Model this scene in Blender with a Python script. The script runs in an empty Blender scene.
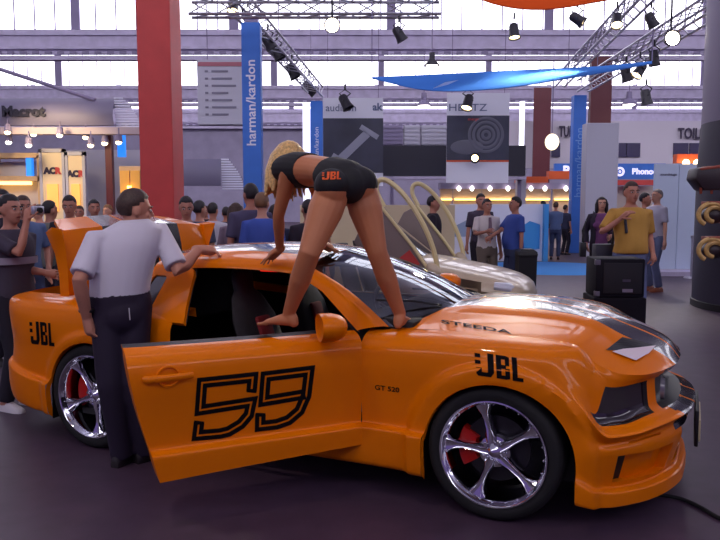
import bpy, bmesh, math, random
import numpy as np
from math import sin, cos, pi, radians, sqrt, atan2
from mathutils import Vector, Matrix
from mathutils.bvhtree import BVHTree
random.seed(7)
SC = bpy.context.scene
COL = SC.collection
sv = SC.view_settings
sv.view_transform = 'Standard'; sv.look = 'None'; sv.gamma = 1.0; sv.use_curve_mapping = False
SC.cycles.use_denoising = True
SC.cycles.max_bounces = 8
SC.cycles.transparent_max_bounces = 12
SC.cycles.caustics_reflective = False; SC.cycles.caustics_refractive = False

# ---------------------------------------------------------------- materials
def lin(c):
    return tuple(((v/255)/12.92 if v/255 <= .04045 else ((v/255+.055)/1.055)**2.4) for v in c)
MATS = {}
def mat(name, rgb, rough=.5, metal=0., coat=0., spec=.5, noise=0., scale=20., emit=None, es=0., bump=0., sheen=0., trans=0., alpha=1.):
    """procedural principled material, rgb in sRGB 0-255; noise varies its tone a little"""
    if name in MATS: return MATS[name]
    m = bpy.data.materials.new(name); m.use_nodes = True
    nt = m.node_tree; b = nt.nodes['Principled BSDF']
    c = lin(rgb)
    b.inputs['Base Color'].default_value = (*c, 1)
    b.inputs['Roughness'].default_value = rough
    b.inputs['Metallic'].default_value = metal
    b.inputs['Coat Weight'].default_value = coat
    b.inputs['Coat Roughness'].default_value = .04
    b.inputs['Specular IOR Level'].default_value = spec
    b.inputs['Sheen Weight'].default_value = sheen
    b.inputs['Transmission Weight'].default_value = trans
    b.inputs['Alpha'].default_value = alpha
    if emit:
        b.inputs['Emission Color'].default_value = (*lin(emit), 1); b.inputs['Emission Strength'].default_value = es
    if noise or bump:
        tc = nt.nodes.new('ShaderNodeTexCoord'); nz = nt.nodes.new('ShaderNodeTexNoise')
        nz.inputs['Scale'].default_value = scale; nz.inputs['Detail'].default_value = 4
        nt.links.new(tc.outputs['Object'], nz.inputs['Vector'])
        if noise:
            rp = nt.nodes.new('ShaderNodeValToRGB')
            rp.color_ramp.elements[0].position = .3; rp.color_ramp.elements[1].position = .7
            rp.color_ramp.elements[0].color = (*[v*(1-noise) for v in c], 1)
            rp.color_ramp.elements[1].color = (*[min(1, v*(1+noise)) for v in c], 1)
            nt.links.new(nz.outputs['Fac'], rp.inputs['Fac']); nt.links.new(rp.outputs['Color'], b.inputs['Base Color'])
        if bump:
            bp = nt.nodes.new('ShaderNodeBump'); bp.inputs['Strength'].default_value = bump; bp.inputs['Distance'].default_value = .01
            nt.links.new(nz.outputs['Fac'], bp.inputs['Height']); nt.links.new(bp.outputs['Normal'], b.inputs['Normal'])
    MATS[name] = m
    return m
def glow(name, rgb, es):
    """a surface that gives off light"""
    if name in MATS: return MATS[name]
    m = bpy.data.materials.new(name); m.use_nodes = True
    nt = m.node_tree; b = nt.nodes['Principled BSDF']
    b.inputs['Base Color'].default_value = (*lin(rgb), 1); b.inputs['Roughness'].default_value = .6
    b.inputs['Emission Color'].default_value = (*lin(rgb), 1); b.inputs['Emission Strength'].default_value = es
    MATS[name] = m
    return m
def glassy(name, tint, refl=1.45, dark=.5):
    """thin car glass: mirror reflection by fresnel over a tinted clear pane"""
    if name in MATS: return MATS[name]
    m = bpy.data.materials.new(name); m.use_nodes = True
    nt = m.node_tree; nt.nodes.clear()
    out = nt.nodes.new('ShaderNodeOutputMaterial'); mx = nt.nodes.new('ShaderNodeMixShader')
    fr = nt.nodes.new('ShaderNodeFresnel'); fr.inputs['IOR'].default_value = refl
    tr = nt.nodes.new('ShaderNodeBsdfTransparent'); gl = nt.nodes.new('ShaderNodeBsdfGlossy')
    tr.inputs['Color'].default_value = (*[v*dark for v in lin(tint)], 1)
    gl.inputs['Roughness'].default_value = .03; gl.inputs['Color'].default_value = (.9, .95, 1, 1)
    nt.links.new(fr.outputs[0], mx.inputs[0]); nt.links.new(tr.outputs[0], mx.inputs[1]); nt.links.new(gl.outputs[0], mx.inputs[2])
    nt.links.new(mx.outputs[0], out.inputs['Surface'])
    MATS[name] = m
    return m

# ---------------------------------------------------------------- mesh builder
class MB:
    def __init__(s): s.v = []; s.f = []; s.m = []
    def add(s, vs, fs, mi=0):
        o = len(s.v); s.v += [tuple(map(float, p)) for p in vs]
        s.f += [tuple(i+o for i in f) for f in fs]; s.m += [mi]*len(fs); return s
    def box(s, c, d, rz=0, mi=0, M=None):
        x, y, z = [q/2 for q in d]
        vs = [(sx*x, sy*y, sz*z) for sz in (-1, 1) for sy in (-1, 1) for sx in (-1, 1)]
        R = M if M is not None else Matrix.Rotation(rz, 3, 'Z')
        vs = [Vector(c) + R @ Vector(p) for p in vs]
        return s.add(vs, [(0, 2, 3, 1), (4, 5, 7, 6), (0, 1, 5, 4), (2, 6, 7, 3), (0, 4, 6, 2), (1, 3, 7, 5)], mi)
    def tube(s, pts, r, n=10, mi=0, cap=True, flat=None, closed=False):
        """round tube along pts, r a number or one radius per point; flat=(axis vector, factor) squashes it"""
        P = [Vector(p) for p in pts]; k = len(P)
        rs = r if hasattr(r, '__len__') else [r]*k
        vs = []; up = None
        for i in range(k):
            if closed: t = P[(i+1) % k]-P[i-1]
            else: t = P[min(i+1, k-1)]-P[max(i-1, 0)]
            t = t.normalized() if t.length > 1e-9 else Vector((0, 0, 1))
            if up is None:
                up = Vector((0, 0, 1)) if abs(t.z) < .9 else Vector((0, 1, 0))
            a = t.cross(up)
            if a.length < 1e-5: a = t.cross(Vector((1, 0, 0)))
            a.normalize(); b = a.cross(t).normalized(); up = b
            for j in range(n):
                q = (a*cos(2*pi*j/n)+b*sin(2*pi*j/n))*rs[i]
                if flat:
                    ax = Vector(flat[0]).normalized(); q -= ax*(q.dot(ax)*(1-flat[1]))
                vs.append(P[i]+q)
        fs = []
        for i in range(k if closed else k-1):
            for j in range(n):
                i2 = (i+1) % k
                fs.append((i*n+j, i*n+(j+1) % n, i2*n+(j+1) % n, i2*n+j))
        if cap and not closed:
            fs.append(tuple(range(n))[::-1]); fs.append(tuple((k-1)*n+j for j in range(n)))
        return s.add(vs, fs, mi)
    def limb(s, pts, rs, n=12, mi=0):
        """tube with rounded ends"""
        P = [Vector(p) for p in pts]; rs = list(rs)
        d0 = (P[0]-P[1]).normalized(); d1 = (P[-1]-P[-2]).normalized()
        A = [P[0]+d0*rs[0]*k for k in (.98, .8, .45)]; ra = [rs[0]*k for k in (.2, .6, .89)]
        B = [P[-1]+d1*rs[-1]*k for k in (.45, .8, .98)]; rb = [rs[-1]*k for k in (.89, .6, .2)]
        return s.tube(A+P+B, ra+rs+rb, n, mi)
    def loft(s, rings, mi=0, cap=True, closed=True):
        n = len(rings[0]); vs = [p for r in rings for p in r]; fs = []
        for i in range(len(rings)-1):
            for j in range(n if closed else n-1):
                fs.append((i*n+j, i*n+(j+1) % n, (i+1)*n+(j+1) % n, (i+1)*n+j))
        if cap and closed:
            fs.append(tuple(range(n))[::-1]); fs.append(tuple((len(rings)-1)*n+j for j in range(n)))
        return s.add(vs, fs, mi)
    def ell(s, c, r, nu=16, nv=10, mi=0, M=None):
        rings = []
        for i in range(nv+1):
            a = -pi/2+pi*i/nv; a = max(min(a, pi/2-.02), -pi/2+.02)
            ring = [Vector((cos(a)*cos(2*pi*j/nu)*r[0], cos(a)*sin(2*pi*j/nu)*r[1], sin(a)*r[2])) for j in range(nu)]
            rings.append([Vector(c)+((M @ p) if M is not None else p) for p in ring])
        return s.loft(rings, mi)
    def lathe(s, prof, n=32, axis='Z', c=(0, 0, 0), mi=0, closed=False):
        """revolve (radius, height) pairs about an axis through c"""
        c = Vector(c); vs = []
        for (r, h) in prof:
            for j in range(n):
                a = 2*pi*j/n
                p = {'Z': (r*cos(a), r*sin(a), h), 'Y': (r*cos(a), h, r*sin(a)), 'X': (h, r*cos(a), r*sin(a))}[axis]
                vs.append(c+Vector(p))
        k = len(prof); fs = []
        for i in range(k if closed else k-1):
            for j in range(n):
                i2 = (i+1) % k
                fs.append((i*n+j, i*n+(j+1) % n, i2*n+(j+1) % n, i2*n+j))
        return s.add(vs, fs, mi)
    def prism(s, poly, a, b, fn=None, mi=0):
        """polygon (u,v) list extruded from a to b; fn maps (u,v,w) to xyz"""
        fn = fn or (lambda u, v, w: (u, v, w)); n = len(poly)
        vs = [fn(u, v, a) for u, v in poly]+[fn(u, v, b) for u, v in poly]
        fs = [tuple(range(n))[::-1], tuple(range(n, 2*n))]+[(i, (i+1) % n, n+(i+1) % n, n+i) for i in range(n)]
        return s.add(vs, fs, mi)
    def grid(s, G, mi=0, keep=None, mfn=None, flip=False):
        nu, nv = len(G), len(G[0]); o = len(s.v)
        s.v += [tuple(map(float, p)) for r in G for p in r]
        for i in range(nu-1):
            for j in range(nv-1):
                if keep and not keep(i, j): continue
                f = (i*nv+j, (i+1)*nv+j, (i+1)*nv+j+1, i*nv+j+1)
                s.f.append(tuple(k+o for k in (f[::-1] if flip else f))); s.m.append(mfn(i, j) if mfn else mi)
        return s
    def mesh(s, name):
        me = bpy.data.meshes.new(name); me.from_pydata(s.v, [], s.f)
        if any(s.m): me.polygons.foreach_set('material_index', s.m)
        me.update(); return me
    def build(s, name, mats, parent=None, smooth=True, angle=35, bevel=0, bseg=2, clean=True, solid=0, label=None, recalc=True):
        me = s.mesh(name)
        bm = bmesh.new(); bm.from_mesh(me)
        if clean:
            bmesh.ops.remove_doubles(bm, verts=bm.verts, dist=1e-5)
            loose = [v for v in bm.verts if not v.link_faces]
            if loose: bmesh.ops.delete(bm, geom=loose, context='VERTS')
        if recalc: bmesh.ops.recalc_face_normals(bm, faces=bm.faces)
        if bevel:
            es = [e for e in bm.edges if len(e.link_faces) == 2 and e.calc_face_angle(0) > radians(30)]
            bmesh.ops.bevel(bm, geom=es, offset=bevel, segments=bseg, affect='EDGES', profile=.5, clamp_overlap=True)
        if solid:
            gv = bmesh.ops.solidify(bm, geom=bm.faces[:], thickness=solid)
        if smooth:
            for f in bm.faces: f.smooth = True
            for e in bm.edges:
                if len(e.link_faces) == 2 and e.calc_face_angle(0) > radians(angle): e.smooth = False
        bm.to_mesh(me); bm.free()
        return link(name, me, mats, parent, label)
def link(name, me, mats, parent=None, label=None):
    o = bpy.data.objects.new(name, me); COL.objects.link(o)
    for m in (mats if isinstance(mats, (list, tuple)) else [mats]): me.materials.append(m)
    if parent: o.parent = parent
    if label: o['label'] = label
    return o
def tag(o, label=None, cat=None, group=None, kind=None):
    if label: o['label'] = label
    if cat: o['category'] = cat
    if group: o['group'] = group
    if kind: o['kind'] = kind
    return o
def empty(name, loc=(0, 0, 0), rz=0, label=None, cat=None, group=None):
    o = bpy.data.objects.new(name, None); COL.objects.link(o); o.location = loc; o.rotation_euler = (0, 0, rz)
    o.empty_display_size = .2
    return tag(o, label, cat, group)
def copy_tree(o, parent=None):
    c = o.copy(); COL.objects.link(c)
    if parent: c.parent = parent
    for ch in [q for q in o.children]: copy_tree(ch, c)
    return c
def text_mesh(txt, size, depth=.0, align='CENTER', xs=1.0, weight=0.):
    """lettering as a flat or thin mesh in the XY plane"""
    cu = bpy.data.curves.new('lettering', 'FONT'); cu.body = txt; cu.size = size; cu.extrude = depth
    cu.align_x = align; cu.align_y = 'CENTER'; cu.resolution_u = 3; cu.offset = weight
    o = bpy.data.objects.new('lettering', cu); COL.objects.link(o)
    dg = bpy.context.evaluated_depsgraph_get()
    me = bpy.data.meshes.new_from_object(o.evaluated_get(dg))
    bpy.data.objects.remove(o); bpy.data.curves.remove(cu)
    for v in me.vertices: v.co.x *= xs
    return me
def text(txt, size, m, parent, loc, rot=(pi/2, 0, 0), depth=.004, xs=1.0, name='lettering', align='CENTER', weight=0.):
    me = text_mesh(txt, size, depth, align, xs, weight)
    o = link(name, me, m, parent); o.location = loc; o.rotation_euler = rot
    return o
PENDING = []
def remeshed(mb, name, m, parent, voxel, smooth=2, fac=.5):
    """one continuous skin over overlapping volumes (resolved in finalize)"""
    me = mb.mesh(name)
    bm = bmesh.new(); bm.from_mesh(me); bmesh.ops.recalc_face_normals(bm, faces=bm.faces); bm.to_mesh(me); bm.free()
    o = link(name, me, m, parent)
    r = o.modifiers.new('r', 'REMESH'); r.mode = 'VOXEL'; r.voxel_size = voxel; r.use_smooth_shade = True
    if smooth:
        k = o.modifiers.new('s', 'SMOOTH'); k.factor = fac; k.iterations = smooth
    PENDING.append(o); return o
def finalize():
    dg = bpy.context.evaluated_depsgraph_get()
    for o in PENDING:
        me = bpy.data.meshes.new_from_object(o.evaluated_get(dg)); me.name = o.data.name
        ms = [q for q in o.data.materials]
        o.modifiers.clear(); o.data = me
        if not me.materials:
            for q in ms: me.materials.append(q)
        for p in me.polygons: p.use_smooth = True
    PENDING.clear()

# ---------------------------------------------------------------- camera model (metres: camera over the origin, looking along +Y)
FOC, PITCH, EYE = 727., radians(5.2), 1.64
cam = bpy.data.cameras.new('camera'); camo = bpy.data.objects.new('camera', cam); COL.objects.link(camo)
cam.sensor_width = 36; cam.sensor_fit = 'HORIZONTAL'; cam.lens = FOC/720*36; cam.clip_start = .05; cam.clip_end = 300
camo.location = (0, 0, EYE); camo.rotation_euler = (pi/2-PITCH, 0, 0)
SC.camera = camo
def ray(px, py):
    a = (px-360)/FOC; b = (270-py)/FOC
    return Vector((a, cos(PITCH)+b*sin(PITCH), -sin(PITCH)+b*cos(PITCH)))
def at(px, py, Y):
    """the point at distance Y that the photograph shows at (px, py)"""
    r = ray(px, py); return Vector((0, 0, EYE))+r*(Y/r.y)
def ground(px, py, z=0.):
    r = ray(px, py); return Vector((0, 0, EYE))+r*((z-EYE)/r.z)

def pchip(xs, ys, x):
    xs = np.asarray(xs, float); ys = np.asarray(ys, float); x = np.asarray(x, float)
    sh = ys.shape[1:]; Y = ys.reshape(len(xs), -1)
    h = np.diff(xs)[:, None]; d = np.diff(Y, axis=0)/h
    m = np.zeros_like(Y); m[0] = d[0]; m[-1] = d[-1]
    for i in range(1, len(xs)-1):
        w1 = 2*h[i]+h[i-1]; w2 = h[i]+2*h[i-1]
        ok = d[i-1]*d[i] > 0
        with np.errstate(divide='ignore', invalid='ignore'):
            m[i] = np.where(ok, (w1+w2)/(w1/np.where(ok, d[i-1], 1)+w2/np.where(ok, d[i], 1)), 0)
    i = np.clip(np.searchsorted(xs, x, side='right')-1, 0, len(xs)-2)
    t = ((x-xs[i])/h[i, 0])[:, None]; H = h[i]
    r = (2*t**3-3*t**2+1)*Y[i]+(t**3-2*t**2+t)*H*m[i]+(-2*t**3+3*t**2)*Y[i+1]+(t**3-t**2)*H*m[i+1]
    return r.reshape((len(x),)+sh)
def catmull(xs, ys, x):
    xs = np.asarray(xs, float); ys = np.asarray(ys, float); x = np.asarray(x, float)
    m = np.gradient(ys, xs, axis=0)
    i = np.clip(np.searchsorted(xs, x, side='right')-1, 0, len(xs)-2)
    h = (xs[i+1]-xs[i]); t = (x-xs[i])/h
    sh = (len(x),)+(1,)*(ys.ndim-1); t = t.reshape(sh); h = h.reshape(sh)
    return (2*t**3-3*t**2+1)*ys[i]+(t**3-2*t**2+t)*h*m[i]+(-2*t**3+3*t**2)*ys[i+1]+(t**3-t**2)*h*m[i+1]
def sstep(a, b, x):
    t = max(0., min(1., (x-a)/(b-a))); return t*t*(3-2*t)
# ================================================================ the orange muscle car
# car frame: x forward, y to the far side, z up, origin on the ground under the front axle
CAR_O = Vector((1.064, 4.481, 0)); CAR_A = -radians(24.42)
CARM = Matrix.Translation(CAR_O) @ Matrix.Rotation(CAR_A, 4, 'Z')
def carw(x, y, z): return CARM @ Vector((x, y, z))
orange = mat('orange_paint', (230, 119, 0), rough=.45, coat=.38, spec=.06)
black = mat('black_trim', (16, 14, 18), rough=.45)
blackgloss = mat('black_stripe_paint', (30, 28, 34), rough=.25, coat=.7)
rubber = mat('tyre_rubber', (16, 15, 18), rough=.75, bump=.2, scale=60)
chrome = mat('chrome', (225, 225, 232), rough=.08, metal=1.)
darkmetal = mat('dark_metal', (60, 58, 62), rough=.4, metal=.9)
redcal = mat('red_caliper', (190, 22, 14), rough=.35)
cabin = mat('cabin_black', (22, 20, 24), rough=.7, noise=.3)
lampglass = mat('smoked_lamp', (38, 28, 32), rough=.08, coat=1.)
carglass = glassy('windscreen_glass', (225, 215, 195), 1.95, .85)
decalblack = mat('decal_black', (14, 10, 14), rough=.8, spec=.1)

car = empty('sports_car', CAR_O, CAR_A, 'orange two-door muscle car with black 59 on its open door', 'car')

oc = [(-3.76, 0), (-3.75, .35), (-3.71, .62), (-3.61, .80), (-3.46, .885), (-3.25, .925), (-3.0, .94), (-2.72, .945), (-2.4, .94), (-2.05, .93),
      (-1.6, .925), (-1.15, .925), (-.75, .925), (-.55, .93), (-.3, .94), (0, .945), (.25, .935), (.42, .915), (.55, .860), (.655, .762),
      (.755, .64), (.85, .45), (.905, .24), (.92, 0)]
NC = len(oc)
zt = [.985, .985, .982, .98, .978, .978, .978, .975, .965, .945, .935, .93, .93, .935, .945, .945, .94, .925, .88, .82, .785, .785, .79, .79]
# rows: z and outward offset for each zone
side = [(.17, -.06), (.20, -.012), (.33, .004), (.405, .010), (.43, -.034), (.60, -.020), (.76, 0), (.84, -.004), ('t', -.032), ('t', -.07), ('t', -.13), ('t', -.19)]
side_dz = [0]*8+[-.045, -.018, -.002, .006]
tail = [(.22, -.05), (.26, 0), (.38, .02), (.50, .02), (.55, -.01), (.66, -.02), (.78, -.01), (.88, 0), ('t', .0), ('t', -.02), ('t', -.06), ('t', -.12)]
tail_dz = [0]*8+[-.05, -.015, -.002, .004]
nose = [(.118, -.08), (.135, -.012), (.20, -.012), (.222, -.055), (.425, .0), (.485, -.018), (.54, .03), (.568, -.04), (.60, -.085), (.72, -.10), (.752, -.075), (.775, -.06)]
NDZ = {18: [0, 0, 0, 0, 0, -.035, -.05, -.055, -.06, -.05, -.03, 0], 19: [0, 0, 0, 0, 0, -.02, -.03, -.035, -.04, -.025, -.015, 0], 20: [0, 0, 0, 0, 0, -.005, -.01, -.012, -.012, -.006, 0, 0]}
def nrow(k, r):
    """0 side .. 1 nose blend for a column"""
    lo = {17: .5, 18: .92}.get(k, 1. if k > 17 else 0.); hi = {17: .05, 18: .4, 19: .75}.get(k, 1. if k > 17 else 0.)
    w = 1. if r <= 7 else {8: .8, 9: .5}.get(r, 0.)
    return lo*w+hi*(1-w)
def trow(k): return {0: 1, 1: 1, 2: 1, 3: .9, 4: .5, 5: .15}.get(k, 0.)
OC = np.array(oc, float)
tan = np.gradient(OC, axis=0); nrm = np.stack([tan[:, 1]*-1, tan[:, 0]], 1); nrm /= np.linalg.norm(nrm, axis=1)[:, None]
nrm[0] = (-1, 0); nrm[-1] = (1, 0)
NET = np.zeros((NC, 12, 3))
for k in range(NC):
    for r in range(12):
        def zo(tab, dz=None):
            z, o = tab[r]; z = zt[k]+dz[r] if z == 't' else z
            return np.array([z, o])
        q = zo(side, side_dz); a = trow(k); q = q*(1-a)+zo(tail, tail_dz)*a
        a = nrow(k, r); q = q*(1-a)+zo(nose)*a
        if k in NDZ: q = q+np.array([NDZ[k][r], 0])
        # the bonnet edge keeps to the side of the wing until the corner
        NET[k, r] = (OC[k, 0]+nrm[k, 0]*q[1], max(0, OC[k, 1]+nrm[k, 1]*q[1]), q[0])
NET[0, :, 1] = 0; NET[-1, :, 1] = 0
CS, RS = 10, 5
U = np.linspace(0, NC-1, (NC-1)*CS+1); V = np.linspace(0, 11, 11*RS+1)
S = pchip(np.arange(NC), NET, U)
S = pchip(np.arange(12), np.transpose(S, (1, 0, 2)), V).transpose(1, 0, 2)
for j in range(S.shape[1]):                      # slant the outer edge of the headlamp opening
    f = min(1, max(0, (j/RS-7.2)/1.95)); sh = -.35+.85*f if 6.5 < j/RS < 10 else 0
    Uq = U+np.array([sh*max(0, 1-abs(u-17.8)/1.1) for u in U])
    S[:, j] = np.stack([np.interp(Uq, U, S[:, j, q].copy()) for q in range(3)], 1)
ARCH = [(.02, .335, .396), (-2.70, .335, .392)]
for i in range(S.shape[0]):
    for j in range(S.shape[1]):
        x, y, z = S[i, j]
        if z < .93 and y > .6:
            for ax, az, ar in ARCH:          # flared lips round the wheel openings
                d = math.hypot(x-ax, max(0, z-az)); fw = .085 if ax > -1 else .05
                S[i, j, 1] += (.034 if ax > -1 else .026)*(1-sstep(ar+fw, ar+fw+.03, d))*sstep(.95, .80, z)
HULL = S.copy()
def hull_cells():
    """which cells of the side grid stay, with inside points pulled to the wheel-arch circle"""
    P = S.copy(); nu, nv = P.shape[:2]
    inside = np.zeros((nu, nv), int)
    for ai, (ax, az, ar) in enumerate(ARCH):
        d = np.hypot(P[:, :, 0]-ax, np.maximum(0, P[:, :, 2]-az))
        inside[(d < ar) & (P[:, :, 1] > .5)] = ai+1
    gone = set()
    for i in range(nu-1):
        for j in range(nv-1):
            c = [inside[i, j], inside[i+1, j], inside[i, j+1], inside[i+1, j+1]]
            if all(c): gone.add((i, j))
    for i in range(nu):
        for j in range(nv):
            a = inside[i, j]
            if a:
                ax, az, ar = ARCH[a-1]; v = np.array([P[i, j, 0]-ax, max(0, P[i, j, 2]-az)]); v = v/np.linalg.norm(v)*ar
                P[i, j, 0] = ax+v[0]
                if P[i, j, 2] > az: P[i, j, 2] = az+v[1]
    return P, gone
PH, GONE = hull_cells()
iu = lambda c: int(round(c*CS)); jv = lambda r: int(round(r*RS))
D0, D1, DR = iu(9), iu(12), jv(1.8)          # door opening in the grid
def door_cell(i, j): return D0 <= i < D1 and j >= DR
def lamp_cell(i, j): return iu(17.8) <= i < iu(20.35) and jv(7.2) <= j < jv(9.15)
def grille_cell(i, j): return i >= iu(20.75) and jv(7.25) <= j < jv(9.3)
def intake_cell(i, j): return iu(18.5) <= i < iu(21.) and jv(3.2) <= j < jv(3.85)
def low_grille_cell(i, j): return i >= iu(21.5) and jv(3.2) <= j < jv(4.3)
def slot_cell(i, j): return iu(19.) <= i < iu(20.4) and jv(4.65) <= j < jv(4.9)
def hole_cell(i, j): return lamp_cell(i, j) or grille_cell(i, j) or intake_cell(i, j) or low_grille_cell(i, j) or slot_cell(i, j)
def half(P, sgn): return [[(p[0], sgn*p[1], p[2]) for p in row] for row in P]
hullmb = MB()
def stripe_m(i, j):
    """black racing stripes over the tail and nose"""
    y = abs(PH[i, j, 1]+PH[i+1, j+1, 1])/2; x = PH[i, j, 0]
    return 1 if (y < .125 or .155 < y < .42) and x > .5 and jv(4.5) <= j else 0
hullmb.grid(half(PH, -1), keep=lambda i, j: (i, j) not in GONE and not door_cell(i, j) and not hole_cell(i, j), mfn=stripe_m)
hullmb.grid(half(PH, 1), keep=lambda i, j: (i, j) not in GONE and not hole_cell(i, j), mfn=stripe_m)
def rim_strip(mb, ring, off, mi=0):
    """a return edge from an outline to the same outline moved by off(p)"""
    k = len(ring); vs = list(ring)+[off(p) for p in ring]
    mb.add(vs, [(i, i+1, k+i+1, k+i) for i in range(k-1)], mi)
def archpt(ax, az, ar, q, n):
    m = 5
    if q < m: return ax+ar, az-(m-q)*.035
    if q > n-m: return ax-ar, az-(q-n+m)*.035
    a = pi*(q-m)/(n-2*m); return ax+ar*cos(a), az+ar*sin(a)
for sg in (-1, 1):
    for ax, az, ar in ARCH:                  # returns and wheel wells
        prev = []
        n = 40
        for q in range(n+1):
            x, z = archpt(ax, az, ar, q, n)
            ii = int(np.argmin(abs(S[iu(5):iu(18), jv(4), 0]-x)))+iu(5); jj = int(np.argmin(abs(S[ii, :jv(9), 2]-z)))
            prev.append((x, sg*PH[ii, jj, 1], z))
        rim_strip(hullmb, prev, lambda p: (ax+(p[0]-ax)*.985, p[1]-sg*.035, az+(p[2]-az)*.985))
        wp = [archpt(ax, az, ar*.985, q, n) for q in range(n+1)]
        mbk = [[(x, sg*w, z) for (x, z) in wp] for w in (.92, .62)]
        hullmb.grid(mbk, mi=2)
        hullmb.add([(x, sg*.62, z) for x, z in wp], [tuple(range(n+1))], 2)
body = hullmb.build('body', [orange, blackgloss, black], car, angle=40, recalc=False)

# recessed front openings, each with its own dark insert
def insert(cellfn, sg, depth, name, m, i0, i1, j0, j1, frame=True):
    mb = MB(); P = half(PH, sg)
    for i in range(i0, i1):
        for j in range(j0, j1):
            if cellfn(i, j):
                q = [P[i][j], P[i+1][j], P[i+1][j+1], P[i][j+1]]
                mb.add([(p[0]-depth, p[1], p[2]) for p in q], [(0, 1, 2, 3)], 1 if cellfn is intake_cell and i > iu(19.2) else 0)
                for (a, b, di, dj) in ((0, 1, 0, -1), (1, 2, 1, 0), (2, 3, 0, 1), (3, 0, -1, 0)):
                    if not cellfn(i+di, j+dj) and i+di < NC*CS-CS:
                        A, B = q[a], q[b]
                        mb.add([A, B, (B[0]-depth, B[1], B[2]), (A[0]-depth, A[1], A[2])], [(0, 1, 2, 3)], 1)
    return mb
nU = S.shape[0]-1
for sg in (-1, 1):
    mb = insert(lamp_cell, sg, .02, 'headlight', lampglass, iu(17), iu(21), jv(7), jv(10))
    hl = mb.build('headlight', [lampglass, black], car, angle=50)
gm = insert(grille_cell, -1, .07, '', None, iu(20), nU, jv(7), jv(10)); g2 = insert(grille_cell, 1, .07, '', None, iu(20), nU, jv(7), jv(10))
gm.add(g2.v, g2.f)
grl = gm.build('grille', [black], car, smooth=False)
for sg in (-1, 1):
    fg = MB(); fg.lathe([(.06, .02), (.062, .0), (.05, .012), (.001, .02)], 24, 'X', (.77, sg*.36, .655))
    fg.build('fog_lamp', [mat('lamp_clear', (120, 118, 125), rough=.1, coat=1)], grl)
lg = MB()
for fn, dep in ((intake_cell, .05), (low_grille_cell, .06), (slot_cell, .05)):
    for sg in (-1, 1):
        t = insert(fn, sg, dep, '', None, iu(17), nU, jv(2), jv(6)); lg.add(t.v, t.f); lg.m[-len(t.m):] = t.m
lg.build('lower_intake', [black, orange], car, smooth=False)
# ---- bonnet
Ei = list(range(iu(13), iu(20)+1, 2)); EDGE = HULL[Ei, -1]
LIP = HULL[iu(20):, -1][::-1]                 # centre to corner
ne = len(EDGE)
xi = np.linspace(0, 1, ne)
cc = pchip([0, .25, .5, .75, .9, 1], np.array([(-.42, 1.035), (-.08, 1.033), (.26, 1.0), (.60, .918), (.80, .848), (LIP[0, 0], LIP[0, 2])]), xi)
ys = [0, .06, .125, .155, .22, .28, .34, .39, .43, .47, .52, .56]+list(np.linspace(.60, 1., 12))
ys = np.array(ys); WL = LIP[-1, 1]; WE = EDGE[0, 1]
H = np.zeros((ne, len(ys), 3))
lipw = LIP[:, 1]/WL
for a in range(ne):
    for b, e in enumerate(ys):
        eta = e if e > .59 else e/.74             # stripe limits were given in metres near the centre
        eta = eta if e > .59 else eta*.59*.74/.56
        C = np.array([cc[a, 0], 0, cc[a, 1]]); E = EDGE[a]
        K = np.array([-.42-(.16)*eta**2.2, WE*eta, 1.035-(1.035-EDGE[0, 2])*eta**2.0])
        Lp = np.array([np.interp(eta, lipw, LIP[:, q]) for q in range(3)])
        K0 = np.array([-.42, 0, 1.035]); K1 = EDGE[0]; L0 = LIP[0]; L1 = LIP[-1]
        x = xi[a]
        p = (1-eta)*C+eta*E+(1-x)*K+x*Lp-((1-x)*(1-eta)*K0+(1-x)*eta*K1+x*(1-eta)*L0+x*eta*L1)
        # power dome and crown
        p[2] += .035*(1-eta**2)*sin(pi*min(1, max(0, x)))*.6+.018*sstep(.62, .5, eta)*sstep(0, .1, x)*sstep(1, .75, x)
        H[a, b] = p
def hood_m(i, j): return 1 if ys[j] < .124 or .154 < ys[j] < .429 else 0
hm = MB(); hm.grid(H.tolist(), mfn=hood_m, flip=True); hm.grid([[(p[0], -p[1], p[2]) for p in r] for r in H.tolist()], mfn=hood_m)
hood = hm.build('bonnet', [orange, blackgloss], car, angle=40)

# ---- greenhouse
def bow(p0, p1, n, pw=2.0):
    """half curve from the centre p0 to the side p1"""
    return [Vector(p0)+(Vector(p1)-Vector(p0))*0+Vector(((p1[0]-p0[0])*(k/n)**pw, p1[1]*k/n, (p1[2]-p0[2])*(k/n)**pw)) for k in range(n+1)]
WB0, WB1 = (-.40, 0, 1.03), (-.64, .765, .945)
WT0, WT1 = (-1.21, 0, 1.335), (-1.27, .575, 1.262)
b0 = bow(WB0, WB1, 12); t0 = bow(WT0, WT1, 12)
wg = []
for k in range(9):
    f = k/8; row = []
    for j in range(-12, 13):
        a, b = b0[abs(j)], t0[abs(j)]; p = a.lerp(b, f); p.z += .03*sin(pi*f); p.x += .01*sin(pi*f)
        row.append((p.x, p.y*(1 if j > 0 else -1), p.z))
    wg.append(row)
wm = MB(); wm.grid(wg); windscreen = wm.build('windscreen', carglass, car)
for sg in (-.35, .25):
    wpm = MB(); wpm.tube([(-.47, sg, 1.03), (-.60, sg-.2, 1.075), (-.72, sg-.42, 1.10)], .007, 6); wpm.build('wiper', black, car)
cw = MB(); cw.grid([[(p.x-.005+d, p.y*sg, p.z-.012+dz) for p, sg in [(b0[abs(j)], 1 if j > 0 else -1) for j in range(-12, 13)]] for d, dz in ((-.1, 0.0), (0, 0), (.13, -.02))])
cw.build('cowl', black, car)
rail = pchip(np.arange(6), np.array([(-1.27, .575, 1.262), (-1.5, .592, 1.282), (-1.8, .596, 1.288), (-2.1, .58, 1.278), (-2.3, .555, 1.26), (-2.47, .52, 1.235)]), np.linspace(0, 5, 26))
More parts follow.
